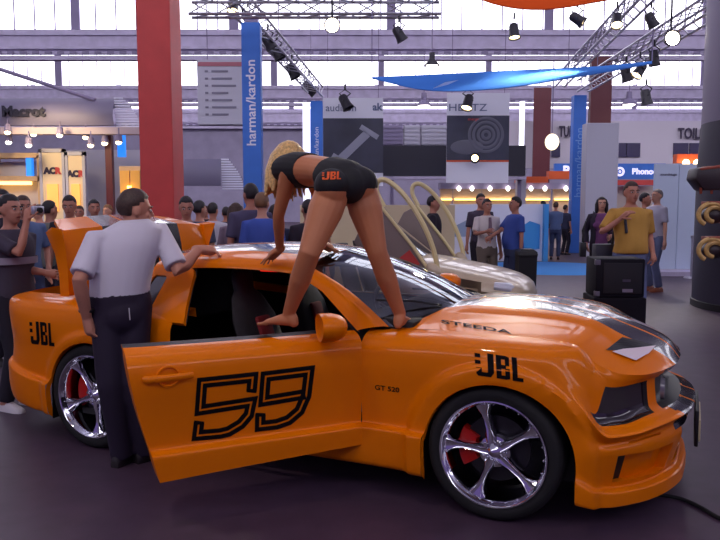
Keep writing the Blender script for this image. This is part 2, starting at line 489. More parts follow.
cen = pchip(np.arange(6), np.array([(-1.21, 1.335), (-1.45, 1.358), (-1.75, 1.367), (-2.1, 1.355), (-2.32, 1.335), (-2.52, 1.305)]), np.linspace(0, 5, 26))
rg = []
RE = [0, .1, .21, .265, .36, .48, .6, .73, .8, .87, .94, 1.0]
for k in range(26):
    row = []
    for e in RE:
        x = cen[k, 0]+(rail[k, 0]-cen[k, 0])*e**2; z = cen[k, 1]+(rail[k, 2]-cen[k, 1])*e**2.4
        row.append((x, rail[k, 1]*e, z))
    rx, ry, rz = rail[k]
    for (dy, dz) in ((.018, -.010), (.036, -.028), (.046, -.048), (.048, -.058), (.02, -.064)): row.append((rx, ry+dy, rz+dz))
    rg.append(row)
def roof_m(i, j): return 1 if j < 2 or 3 <= j < 7 else 0
rm = MB()
rm.grid(rg, mfn=roof_m); rm.grid([[(p[0], -p[1], p[2]) for p in r] for r in rg], mfn=roof_m, flip=True)
roof = rm.build('roof', [orange, blackgloss], car, angle=50)
# screen pillars
for sg in (-1, 1):
    inner = [Vector(wg[k][-1]) for k in range(9)]
    A0, A1, A2 = Vector((-.80, .85, .93)), Vector((-1.08, .735, 1.125)), Vector((-1.30, .635, 1.205))
    rows = []
    for k in range(9):
        f = k/8; o = A0.lerp(A1, f*2) if f < .5 else A1.lerp(A2, f*2-1)
        i_ = inner[k]; m_ = i_.lerp(o, .5)+Vector((.012, .02, .016))
        rows.append([(q.x, q.y*sg, q.z) for q in (i_+Vector((0, 0, .004)), i_.lerp(o, .2)+Vector((.01, .012, .014)), m_, i_.lerp(o, .85)+Vector((0, .012, .008)), o, o+Vector((-.01, -.06, -.02)))])
    pm = MB(); pm.grid(rows); pm.build('screen_pillar', orange, car, angle=60)
# rear quarter panels with the little window
def gy(x, z): return .875-(z-.94)*.86-.07*max(0, -2.05-x)
for sg in (-1, 1):
    outer = [(-1.96, .90), (-2.0, 1.0), (-2.035, 1.10), (-2.055, 1.18), (-2.08, 1.212), (-2.13, 1.229), (-2.2, 1.231), (-2.33, 1.229), (-2.47, 1.205), (-2.62, 1.13), (-2.80, 1.03), (-2.98, .965), (-2.98, .90)]
    hole = [(-2.275, .985), (-2.27, 1.15), (-2.29, 1.165), (-2.375, 1.165), (-2.39, 1.15), (-2.43, .985)]
    bm = bmesh.new()
    def ringv(pts, d=0): return [bm.verts.new((x, sg*(gy(x, z)-d), z)) for x, z in pts]
    vo, vh = ringv(outer), ringv(hole)
    es = [bm.edges.new((r[i], r[(i+1) % len(r)])) for r in (vo, vh) for i in range(len(r))]
    bmesh.ops.triangle_fill(bm, use_beauty=True, use_dissolve=False, edges=es)
    bmesh.ops.recalc_face_normals(bm, faces=bm.faces)
    bmesh.ops.solidify(bm, geom=bm.faces[:], thickness=.03)
    me = bpy.data.meshes.new('rear_pillar'); bm.to_mesh(me); bm.free()
    rp = link('rear_pillar', me, orange, car)
    it = MB(); it.prism(outer, .032, .04, lambda u, v, w: (u, sg*(gy(u, v)-w), v)); it.build('pillar_trim', cabin, rp, smooth=False)
    qm = MB(); qm.prism(hole, .014, .02, lambda u, v, w: (u, sg*(gy(u, v)-w), v)); qm.build('quarter_window', lampglass, rp, smooth=False)
    rl = None
    #([[(x, sg*y, z) for x, y, z in ((px, py, pz), (px, gy(px, min(pz, 1.222))+.002, min(pz-.03, 1.222)))] for px, py, pz in [(r[0], r[1]+.04, r[2]-.035) for r in rail[14:]]])
# back window
rb0 = bow((-2.52, 0, 1.305), (-2.47, .535, 1.215), 10); rb1 = bow((-3.0, 0, 1.035), (-2.93, .64, .99), 10)
rgw = MB(); rgw.grid([[(p.x, p.y*(1 if j > 0 else -1), p.z) for j in range(-10, 11) for p in [rb0[abs(j)].lerp(rb1[abs(j)], f/6)]] for f in range(7)])
rgw.build('rear_window', carglass, car)
# deck round the open boot, boot tub
dk = MB()
for sg in (-1, 1):
    T = HULL[iu(0):iu(9)+1:5, -1]
    dk.grid([[(p[0], sg*p[1], p[2]), (max(p[0], -3.68), sg*min(p[1], .66), p[2]+.008), (max(p[0], -3.68), sg*min(p[1], .655), p[2]-.05)] for p in T])
dk.box((-2.9, 0, .985), (.22, 1.3, .03))
dk.build('rear_deck', orange, car, angle=40)
bt = MB(); bt.box((-3.33, 0, .62), (.66, 1.3, .05)); bt.box((-3.68, 0, .78), (.04, 1.3, .34)); bt.box((-2.98, 0, .78), (.04, 1.3, .34))
for sg in (-1, 1): bt.box((-3.33, sg*.66, .78), (.66, .03, .36))
bt.build('boot_tub', cabin, car, smooth=False)
# boot lid standing open: outer face forward, its tail face with the spoiler turned up
lid = MB()
def blk(y): return abs(y) < .125 or .155 < abs(y) < .43
LY = [-.80, -.7, -.58, -.43, -.29, -.155, -.125, 0, .125, .155, .29, .43, .58, .7, .80]
def lidtop(y): return 1.485-.035*(abs(y)/.85)**2
lg_ = []
for k in range(9):
    f = k/8
    lg_.append([(-3.02-.03*f+.035*sin(pi*f)-.03*(abs(y)/.8)**2, y, 1.0+(lidtop(y)-1.0)*f) for y in LY])
lid.grid(lg_, mfn=lambda i, j: 1 if blk((LY[j]+LY[j+1])/2) else 0)
lid.grid([[(x-(.14*f if abs(y) < .81 else 0)*1.0-.10*f, y*(1-.22*f), z+.07*f) for x, y, z in lg_[-1]] for f in (0, .3, .7, 1.)], mfn=lambda i, j: 1 if blk((LY[j]+LY[j+1])/2) else 0)
bl = lid.build('boot_lid', [orange, blackgloss], car, solid=.03, angle=40)
for sg in (-1, 1):
    fn = MB()
    fn.loft([[(x, sg*y, z) for x, y, z in ((-3.05-.09*w, .80, zz), (-3.05, .80, zz), (-3.02+.03*e, .80+.07*e, zz+.01*e), (-3.07, .81+.07*e, zz+.02*e), (-3.05-.13*w, .81, zz))] for zz, w, e in ((1.0, .3, 0), (1.15, .35, 0), (1.30, .6, .25), (1.39, 1., .7), (1.44, 1.2, 1.), (1.46, 1., 1.05))])
    fn.build('spoiler', orange, bl, angle=40)

# ---- cabin
cm = MB()
cm.box((-1.75, 0, .22), (2.3, 1.66, .04)); cm.box((-.62, 0, .62), (.05, 1.5, .66)); cm.box((-2.80, 0, .65), (.08, 1.3, .7)); cm.box((-1.7, .84, .58), (2.2, .04, .70))
cm.box((-1.85, 0, 1.235), (1.1, 1.06, .02)); cm.box((-2.45, 0, 1.0), (.03, 1.2, .40)); cm.box((-1.85, .56, 1.20), (1.1, .03, .09)); cm.box((-1.75, 0, .40), (1.3, .22, .3))
cm.build('cabin', cabin, car, smooth=False)
ds = MB(); ds.prism([(-.62, .60), (-.50, .98), (-.72, 1.0), (-.98, .95), (-1.0, .72), (-.85, .58)], -.73, .73, lambda u, v, w: (u, w, v))
ds.build('dashboard', cabin, car, bevel=.02)
seatm = mat('seat_cloth', (30, 26, 32), rough=.8, noise=.2); redcloth = mat('seat_red', (120, 18, 26), rough=.8)
for sg in (-1, 1):
    st = MB(); st.prism([(-1.2, .32), (-1.2, .50), (-1.66, .44), (-1.70, .3)], -.25, .25, lambda u, v, w: (u, sg*.38+w, v))
    s_ = st.build('seat', seatm, car, bevel=.03)
    bk = MB(); bk.loft([[(x+dx*.9, sg*.38+w*cos(a), z+.0) for a in np.linspace(0, 2*pi, 16, endpoint=False) for dx in [th*sin(a)]] for x, z, w, th in
               ((-1.62, .42, .24, .06), (-1.70, .65, .26, .07), (-1.78, .88, .25, .065), (-1.84, 1.02, .17, .05), (-1.86, 1.06, .11, .045), (-1.88, 1.17, .12, .045), (-1.885, 1.2, .09, .03))])
    bk.build('backrest', seatm, s_); rs = MB(); rs.box((-1.70, sg*.38, .72), (.10, .16, .34), M=Matrix.Rotation(radians(-18), 3, 'Y')); rs.build('seat_insert', redcloth, s_, bevel=.02)
sw = MB(); R_ = Matrix.Rotation(radians(65), 3, 'Y')
sw.tube([Vector((-1.10, .38, .86))+R_ @ Vector((.185*cos(a), .185*sin(a), 0)) for a in np.linspace(0, 2*pi, 28, endpoint=False)], .016, 8, closed=True)
for a in (0.2, 2.3, 4.2): sw.tube([Vector((-1.09, .38, .86)), Vector((-1.10, .38, .86))+R_ @ Vector((.18*cos(a), .18*sin(a), 0))], .014, 6)
sw.tube([(-1.09, .38, .86), (-.85, .38, .78)], .03, 8); sw.build('steering_wheel', mat('wheel_leather', (60, 60, 70), rough=.4), car)

# ---- open door, mirror, handle
HINGE = Vector((-.75, -.90, 0)); DOOR_A = radians(49)
dpts = S[D0:D1+1, DR:].copy()
zb_, = [dpts[0, 0, 2]]
for i in range(dpts.shape[0]):
    for j in range(dpts.shape[1]):
        x, y, z = dpts[i, j]
        f = (HINGE.x-x)/1.30; k = max(0, (.9-z)/.62)
        cut = .962-.095*k**1.6-.02*k; z -= .012*f*sstep(.8, .93, z)+.04*f*sstep(.45, .30, z)
        dpts[i, j] = (x-HINGE.x)*(1+(cut-1)*sstep(.0, 1., f)), -y-HINGE.y, z
dm = MB(); dm.grid(dpts.tolist(), mfn=lambda i, j: 1 if j+DR >= jv(10) else 0)
# inner skin
inn = [[(x, .13-.0, max(z, .30) if z < .9 else z-.02) if True else 0 for x, y, z in (row[j] for j in range(len(row)))] for row in dpts.tolist()]
for i in range(len(inn)):
    for j in range(len(inn[0])):
        x, y, z = dpts[i, j]; inn[i][j] = (x, min(max(y+.10, .12), .17) if j < dpts.shape[1]-1 else y, z)
dm.grid(inn, mi=1, flip=True)
def edge_loop(G): 
    n, m = len(G), len(G[0])
    return [G[i][0] for i in range(n)]+[G[n-1][j] for j in range(m)]+[G[i][m-1] for i in range(n-1, -1, -1)]+[G[0][j] for j in range(m-1, -1, -1)]
la, lb = edge_loop(dpts.tolist()), edge_loop(inn)
dm.add(la+lb, [(i, i+1, len(la)+i+1, len(la)+i) for i in range(len(la)-1)], 2)
door = dm.build('door', [orange, black, orange], car, angle=40)
door.location = HINGE; door.rotation_euler = (0, 0, DOOR_A)
DOORM = CARM @ Matrix.Translation(HINGE) @ Matrix.Rotation(DOOR_A, 4, 'Z')
def bvh(o, M):
    me = o.data
    return BVHTree.FromPolygons([M @ v.co for v in me.vertices], [tuple(p.vertices) for p in me.polygons])
BD, BB, BH = bvh(door, DOORM), bvh(body, CARM), bvh(hood, CARM)
def shoot(tree, px, py):
    r = ray(px, py).normalized(); h = tree.ray_cast(Vector((0, 0, EYE)), r)
    return h[0], h[1], r
def decal(name, polys, tree, M, parent, m, lift=.0025, label=None):
    """flat marks laid on a panel; outline points are read from the photograph and dropped onto the surface"""
    inv = M.inverted(); mb = MB()
    fine = []
    for poly in polys:                       # quads cut small enough to follow the panel
        if len(poly) == 4:
            a, b, c, d = [Vector((*q, 0)) for q in poly]
            nu = max(1, int(max((b-a).length, (c-d).length)/3)); nv = max(1, int(max((d-a).length, (c-b).length)/3))
            for i in range(nu):
                for j in range(nv):
                    e = lambda u, v: a.lerp(b, u/nu).lerp(d.lerp(c, u/nu), v/nv)[:2]
                    fine.append([e(i, j), e(i+1, j), e(i+1, j+1), e(i, j+1)])
        else: fine.append(poly)
    for poly in fine:
        vs = []
        for (px, py) in poly:
            h, n, r = shoot(tree, px, py)
            if h is None: vs = None; break
            if n.dot(r) > 0: n = -n
            vs.append(inv @ (h+n*lift))
        if vs: mb.add(vs, [tuple(range(len(vs)))])
    return mb.build(name, m, parent, smooth=False, recalc=False, label=label)
def ribbon(path, w, off=0., closed=False):
    """quads of a stroke of width w along a pixel path, moved sideways by off with mitred corners"""
    P = [Vector((x, y, 0)) for x, y in path]; n = len(P); L = []
    for i in range(n):
        a = (P[i]-P[i-1]).normalized() if i > 0 else None; b = (P[i+1]-P[i]).normalized() if i < n-1 else None
        a = a or b; b = b or a
        na, nb = Vector((-a.y, a.x, 0)), Vector((-b.y, b.x, 0)); m_ = (na+nb).normalized(); k = 1/max(.35, m_.dot(na))
        L.append((P[i]+m_*k*(off-w/2), P[i]+m_*k*(off+w/2)))
    out = []
    for i in range(n-1):
        s = max(1, int((P[i+1]-P[i]).length/6))
        for q in range(s):
            A0, A1 = L[i][0].lerp(L[i+1][0], q/s), L[i][1].lerp(L[i+1][1], q/s); B0, B1 = L[i][0].lerp(L[i+1][0], (q+1)/s), L[i][1].lerp(L[i+1][1], (q+1)/s)
            out.append([(v.x, v.y) for v in (A0, B0, B1, A1)])
    return out
zpx = lambda pts, ox=120, oy=320, k=3.: [(ox+x/k, oy+y/k) for x, y in pts]
p5 = zpx([(394, 214), (398, 172), (246, 188), (240, 270), (394, 246), (386, 284), (362, 312), (325, 334), (300, 340), (232, 346), (237, 306)])
p9 = zpx([(421, 282), (420, 318), (470, 312), (505, 300), (538, 272), (558, 226), (567, 153), (437, 169), (431, 243), (556, 222)])
polys = []
for p in (p5, p9):
    for off in (-3.1, 3.1): polys += ribbon(p, 4.4, off)
    for e0, e1 in ((p[0], p[1]), (p[-1], p[-2])):
        if p is p9 and e0 is p[-1]: continue
        d = Vector((e1[0]-e0[0], e1[1]-e0[1])).normalized(); q = (e0[0]+d.x*1.7, e0[1]+d.y*1.7)
        polys += ribbon([(e0[0]-d.x*1.2, e0[1]-d.y*1.2), (e0[0]+d.x*2.6, e0[1]+d.y*2.6)], 10)
decal('race_number', polys, BD, DOORM, door, decalblack, label='black outlined number 59')
JBLG = []
def jbl(x0, y0, w, h, sl=0.0, sh=0.0):
    """the maker's mark: two dots, then J B L in heavy narrow capitals; returns pixel polygons"""
    g = []
    R_ = lambda a, b, c, d: g.append([(a, b), (c, b), (c, d), (a, d)])
    R_(0, .06, .12, .22); R_(0, .34, .12, .50)
    R_(.27, 0, .40, .80); g.append([(.27, .80), (.40, .80), (.33, 1.0), (.06, 1.0)]); g.append([(.06, 1.), (.02, .92), (.02, .66), (.14, .66), (.14, .82)]); g.append([(.06, 1.0), (.14, .82), (.27, .82), (.33, 1.)])
    R_(.45, 0, .56, 1.0); R_(.56, 0, .66, .16); R_(.56, .41, .66, .57); R_(.56, .84, .66, 1.)
    g.append([(.66, 0), (.73, .05), (.73, .16), (.66, .16)]); R_(.64, .14, .73, .43); R_(.64, .55, .74, .86)
    g.append([(.66, .84), (.74, .84), (.74, .95), (.66, 1.)])
    R_(.79, 0, .90, .84); R_(.79, .84, 1.02, 1.0)
    return [[(x0+x*w+sh*y*h*0+sl*y*h, y0+y*h+x*w*sh) for x, y in p] for p in g]
decal('maker_mark', jbl(474.5, 351.5, 47, 23.5, .05, .15), BB, CARM, body, decalblack, label='black JBL lettering on the wing')
decal('maker_mark', jbl(29.5, 320.5, 23.5, 23, .06, .12), BB, CARM, body, decalblack, label='black JBL lettering on the rear quarter')
def textpolys(txt, x0, y0, x1, y1, x2, y2, weight=0.):
    """letters fitted into a pixel frame: top-left, top-right, bottom-left"""
    me = text_mesh(txt, 1., 0., 'LEFT', 1., weight); xs = [v.co.x for v in me.vertices]; ys_ = [v.co.y for v in me.vertices]
    a, b, c, d = min(xs), max(xs), max(ys_), min(ys_)
    def f(v):
        u, w = (v.co.x-a)/(b-a), (c-v.co.y)/(c-d)
        return (x0+(x1-x0)*u+(x2-x0)*w, y0+(y1-y0)*u+(y2-y0)*w)
    out = [[f(me.vertices[i]) for i in p.vertices] for p in me.polygons]
    bpy.data.meshes.remove(me); return out
decal('model_mark', textpolys('GT 520', 375, 384.5, 399.5, 387.5, 375, 389.5, .02), BB, CARM, body, decalblack, label='small dark GT 520 lettering')
decal('bonnet_mark', textpolys('STEEDA', 441, 320, 511, 331, 441.5, 323.6, .018), BH, CARM, hood, decalblack, .004, label='dark slanted lettering on the bonnet side')
# handle
def dpt(px, py):
    h, n, r = shoot(BD, px, py); return DOORM.inverted() @ h
h0, h1 = dpt(144, 379), dpt(192, 374)
hd = MB(); mid = (h0+h1)/2; L = (h1-h0).length
hd.tube([h0+Vector((0, -.012, 0)), h0+Vector((.015, -.03, 0)), h1+Vector((-.03, -.03, 0)), h1+Vector((0, -.02, 0))], [.016, .019, .017, .015], 10, flat=((0, 1, 0), .7))
hd.tube([mid+Vector((.052*cos(a), -.003+.0*sin(a), .05*sin(a))) for a in np.linspace(0, 2*pi, 28, endpoint=False)], .007, 6, closed=True)
hd.build('door_handle', orange, door)
# mirror near the door's front top corner
mi = MB(); c = Vector((-.23, -.07, .995))
Mr = Matrix.Rotation(radians(-10), 3, 'Z')
mi.loft([[c+Mr @ Vector((dx, .115*w*cos(a)-.02, .075*w*(sin(a)+.08*cos(2*a)))) for a in np.linspace(0, 2*pi, 20, endpoint=False)] for dx, w in ((-.045, .9), (-.05, .97), (-.03, 1.02), (.02, 1.), (.06, .86), (.085, .6), (.095, .3))])
mi.lathe([(0, 0), (1, 0)], 4, 'X', (0, 0, -5)) if False else None
mi.tube([c+Vector((0, .06, -.05)), Vector((-.19, .06, .925))], [.03, .04], 8)
mi.m = [1 if k == len(mi.f) else v for k, v in enumerate(mi.m)]
mi.build('mirror', [orange, lampglass], door, angle=50)
fmr = MB(); c = Vector((-.86, 1.02, 1.02))
fmr.loft([[c+Vector((dx, .115*w*cos(a), .07*w*sin(a))) for a in np.linspace(0, 2*pi, 18, endpoint=False)] for dx, w in ((-.045, .9), (-.05, .97), (-.03, 1.02), (.02, 1.), (.06, .86), (.09, .5))])
fmr.tube([c+Vector((0, -.07, -.05)), (-.84, .86, .95)], [.03, .04], 8); fmr.build('mirror', [orange], car, angle=50)

# ---- wheels
def wheel(x, sg, front):
    w = MB()
    w.lathe([(.272, -.118), (.29, -.136), (.325, -.138), (.347, -.122), (.356, -.095), (.358, 0), (.356, .095), (.347, .122), (.325, .138), (.29, .13), (.272, .11)], 64, 'Y', closed=True)
    t = w.build('wheel', rubber, car, angle=60)
    t.location = (x, sg*.80, .358); t.rotation_euler = (0, 0, 0 if sg < 0 else pi)
    r = MB()
    r.lathe([(.276, -.12), (.283, -.137), (.281, -.143), (.274, -.144), (.268, -.138), (.262, -.118), (.258, -.115), (.254, -.10), (.250, -.06), (.246, -.04), (.246, .10), (.27, .11)], 64, 'Y')
    for k in range(5):
        a0 = radians(177+72*k+(0 if front else 25)); ca, sa = cos(a0), sin(a0)
        rings = []
        for rr, hw, f, bk in ((.03, .03, -.098, -.05), (.075, .030, -.098, -.05), (.12, .021, -.092, -.045), (.17, .020, -.09, -.045), (.205, .027, -.095, -.05), (.232, .042, -.104, -.06), (.262, .058, -.114, -.075)):
            prof = [(-hw, bk), (-hw, f+.014), (-hw*.55, f), (-hw*.25, f+.006), (hw*.25, f+.006), (hw*.55, f), (hw, f+.014), (hw, bk)]
            rings.append([(ca*rr-sa*q, y, sa*rr+ca*q) for q, y in prof])
        r.loft(rings)
        a1 = a0+radians(36); r.lathe([(.001, -.104), (.011, -.104), (.013, -.085), (.019, -.084), (.022, -.075)], 10, 'Y', (cos(a1)*.056, 0, sin(a1)*.056))
    r.lathe([(.001, -.112), (.026, -.108), (.034, -.095), (.082, -.082), (.088, -.06), (.085, -.03)], 32, 'Y')
    for k in range(24):
        a = 2*pi*k/24; r.lathe([(.001, -.122), (.004, -.12), (.005, -.112)], 6, 'Y', (cos(a)*.2575, 0, sin(a)*.2575))
    r.build('rim', chrome, t, angle=50)
    d = MB(); d.lathe([(.06, -.02), (.175, -.02), (.177, -.005), (.175, .01), (.06, .01)], 40, 'Y'); d.lathe([(0, -.045), (.07, -.045), (.08, .01)], 24, 'Y')
    d.build('brake_disc', darkmetal, t)
    c_ = MB(); rows = []
    for a in np.linspace(radians(150), radians(212), 9):
        rows.append([(cos(a)*q, y, sin(a)*q) for q, y in ((.105, -.035), (.115, -.05), (.19, -.05), (.205, -.04), (.205, .02), (.105, .02))])
    c_.loft(rows); c_.build('brake_caliper', redcal, t, angle=40)
for x in (0., -2.72):
    for sg in (-1, 1): wheel(x, sg, x == 0)
# under body
ub = MB(); ub.box((-1.36, 0, .2), (1.9, 1.5, .05)); ub.box((-1.4, 0, .28), (4.2, .9, .12)); ub.build('underbody', black, car, smooth=False)
# number plate on the nose
pl = MB(); pl.box((.968, 0, .40), (.015, .42, .12)); np_ = pl.build('licence_plate', mat('plate_cream', (214, 196, 150), rough=.4), car, bevel=.004)
pf = MB(); pf.box((.955, 0, .42), (.02, .50, .20)); pf.build('plate_holder', black, car, bevel=.006)
# bonnet vent
def hpt(px, py):
    h, n, r = shoot(BH, px, py); return CARM.inverted() @ h
decal('bonnet_vent', [[(605.5, 350.5), (622, 337.5), (640, 341.5), (622, 351)], [(622, 351), (640, 341.5), (655, 346.5), (640, 350)]], BH, CARM, hood, black, .004, 'black vent opening')
decal('vent_lip', [[(611, 353), (622, 350.5), (642, 358), (635, 362)], [(622, 350.5), (655, 347), (648, 354.5), (642, 358)]], BH, CARM, hood, mat('vent_lip_reflection', (232, 214, 218), rough=.3, coat=.5), .012, 'vent lip painted pale with the reflection on it')  # bright reflection on the lip, put into its pale colour
rl_ = MB(); rl_.box((-1.62, -.42, 1.205), (.14, .05, .015)); rl_.box((-1.72, -.40, 1.207), (.05, .04, .012)); rl_.build('courtesy_light', glow('red_led', (255, 30, 20), 1.5), car, smooth=False)
# ================================================================ people
def V(*a): return Vector(a)
def ik(S, W, a, b, pole):
    """joint between S and W for two bones, bent towards pole"""
    d = W-S; L = min(d.length, (a+b)*.999); u = d.normalized(); W = S+u*L
    k = (a*a-b*b+L*L)/(2*L); h = sqrt(max(0, a*a-k*k))
    p = pole-u*pole.dot(u)
    p = p.normalized() if p.length > 1e-6 else V(0, 1, 0)
    return S+u*k+p*h, W
def hand(mb, W, d, n, s=1., curl=.35, side=1, spread=.1):
    """palm, four bent fingers and a thumb; d along the hand, n out of the palm side, side = which way the thumb lies"""
    d = d.normalized(); n = (n-d*n.dot(d)).normalized(); t = d.cross(n)*side
    mb.limb([W-d*.02*s, W+d*.03*s, W+d*.075*s], [.026*s, .032*s, .034*s], 10)
    a = len(mb.v)
    mb.loft([[W+d*q*s+t*(w*s*cos(e))+n*(.014*s*sin(e)) for e in np.linspace(0, 2*pi, 12, endpoint=False)] for q, w in ((.0, .028), (.03, .038), (.07, .042), (.09, .04))])
    for k, (off, L, r) in enumerate(((.030, .070, .0088), (.010, .080, .009), (-.011, .074, .0088), (-.031, .058, .0078))):
        p = W+d*.085*s+t*off*s; dd = (d+t*(off/.03)*spread).normalized(); P = [p-dd*.02*s, p]; c = curl*(.7+.15*k)
        for q, f in enumerate((.45, .32, .26)):
            ang = c*(q+.6); v = dd*cos(ang)+n*sin(ang); p = p+v*L*f*s; P.append(p)
        mb.limb(P, [r*s*.95, r*s, r*s, r*s*.9, r*s*.75], 7)
    p = W+d*.02*s+t*.03*s; P = [p-t*.012*s, p]
    for q, f in enumerate((.036, .028, .024)):
        ang = .85-.25*q; v = d*cos(ang)+t*sin(ang)+n*(.25+curl*.5*q); p = p+v.normalized()*f*s; P.append(p)
    mb.limb(P, [.012*s, .012*s, .011*s, .0095*s, .008*s], 7)
def head_mb(mb, C, R, s=1.):
    """skull, jaw, nose, ears; R turns the face from -Y"""
    f = lambda *p: C+R @ (V(*p)*s)
    M = R
    mb.ell(f(0, .014, .028), (.074*s, .094*s, .092*s), 18, 12, M=M); mb.ell(f(0, -.022, -.040), (.057*s, .066*s, .066*s), 16, 10, M=M)
    mb.ell(f(0, -.050, -.082), (.032*s, .034*s, .026*s), 12, 8, M=M)
    mb.limb([f(0, -.078, .022), f(0, -.098, -.006), f(0, -.102, -.016)], [.008*s, .011*s, .0135*s], 8)
    mb.ell(f(0, -.074, .034), (.046*s, .012*s, .010*s), 12, 8, M=M)
    for sg in (-1, 1): mb.ell(f(sg*.076, .012, -.004), (.011*s, .02*s, .031*s), 10, 8, M=M); mb.ell(f(sg*.036, -.058, -.02), (.022*s, .018*s, .018*s), 10, 8, M=M)
    mb.ell(f(0, -.082, -.05), (.022*s, .010*s, .010*s), 10, 8, M=M)
def face(parent, C, R, s, eyem, lipm, browm):
    f = lambda *p: C+R @ (V(*p)*s)
    for sg in (-1, 1):
        e = MB(); e.ell(f(sg*.031, -.079, .012), (.014*s, .007*s, .008*s), 10, 8, M=R, mi=0); e.ell(f(sg*.031, -.085, .012), (.007*s, .003*s, .007*s), 8, 6, M=R, mi=1)
        e.build('eye', [MATS['eye_white'], eyem], parent)
        b = MB(); b.limb([f(sg*.014, -.088, .030), f(sg*.032, -.087, .036), f(sg*.052, -.074, .031)], [.004*s, .0052*s, .003*s], 6); b.build('eyebrow', browm, parent)
    m_ = MB(); m_.ell(f(0, -.090, -.050), (.025*s, .006*s, .0065*s), 12, 6, M=R); m_.build('mouth', lipm, parent)
mat('eye_white', (210, 200, 195), rough=.3)
EYE_M = mat('eye_dark', (40, 28, 22), rough=.2); LIP = mat('lips', (150, 82, 72), rough=.5)
def hair_mb(C, R, s=1., style='short'):
    """cap of hair above a hairline; long styles fall to the shoulders"""
    mb = MB(); rings = []
    nu, nv = 28, 18
    for i in range(nv+1):
        ph = pi/2-pi*.86*i/nv; ring = []
        for j in range(nu):
            th = 2*pi*j/nu; d = V(cos(ph)*sin(th), -cos(ph)*cos(th), sin(ph))     # th=0 faces forward
            front = cos(th)
            line = .56 if front > .5 else (.40 if front > .1 else (-.58 if style != 'long' else -.7))
            if -.35 < front <= .1 : line = .08 if style != 'long' else -.5
            k = 1.0+.065*sstep(line-.06, line+.10, d.z) if d.z > line-.06 else .88
            if style == 'thin': k = min(k, 1.03)
            w = 1+.012*sin(9*th+5*ph)+(.035*sstep(.5, .95, d.z) if style == 'short' else 0)
            ring.append(C+R @ (V(d.x*.076, d.y*.096+.014, d.z*.094+.028)*s*k*w))
        rings.append(ring)
    mb.loft(rings[:], cap=True)
    if style == 'long':
        for j in range(15):
            th = radians(75+210*j/14); x, y = sin(th)*.082, -cos(th)*.098+.014
            mb.limb([C+R @ (V(x*.8, y*.8, .07)*s), C+R @ (V(x*1.02, y*1.02, -.0)*s), C+R @ (V(x*1.02, y*1.0+.01, -.10)*s), C+R @ (V(x*.9, y*.85+.015, -.19-.02*(j % 3))*s)], [.02*s, .026*s, .025*s, .012*s], 7)
    return mb
TORSO = [(.86, .150, .105, .0), (.92, .166, .118, .005), (1.0, .158, .115, .0), (1.08, .146, .106, -.005), (1.2, .155, .112, -.005), (1.32, .172, .116, .0), (1.40, .170, .102, .008), (1.445, .135, .082, .014), (1.475, .085, .066, .016), (1.50, .06, .058, .014)]
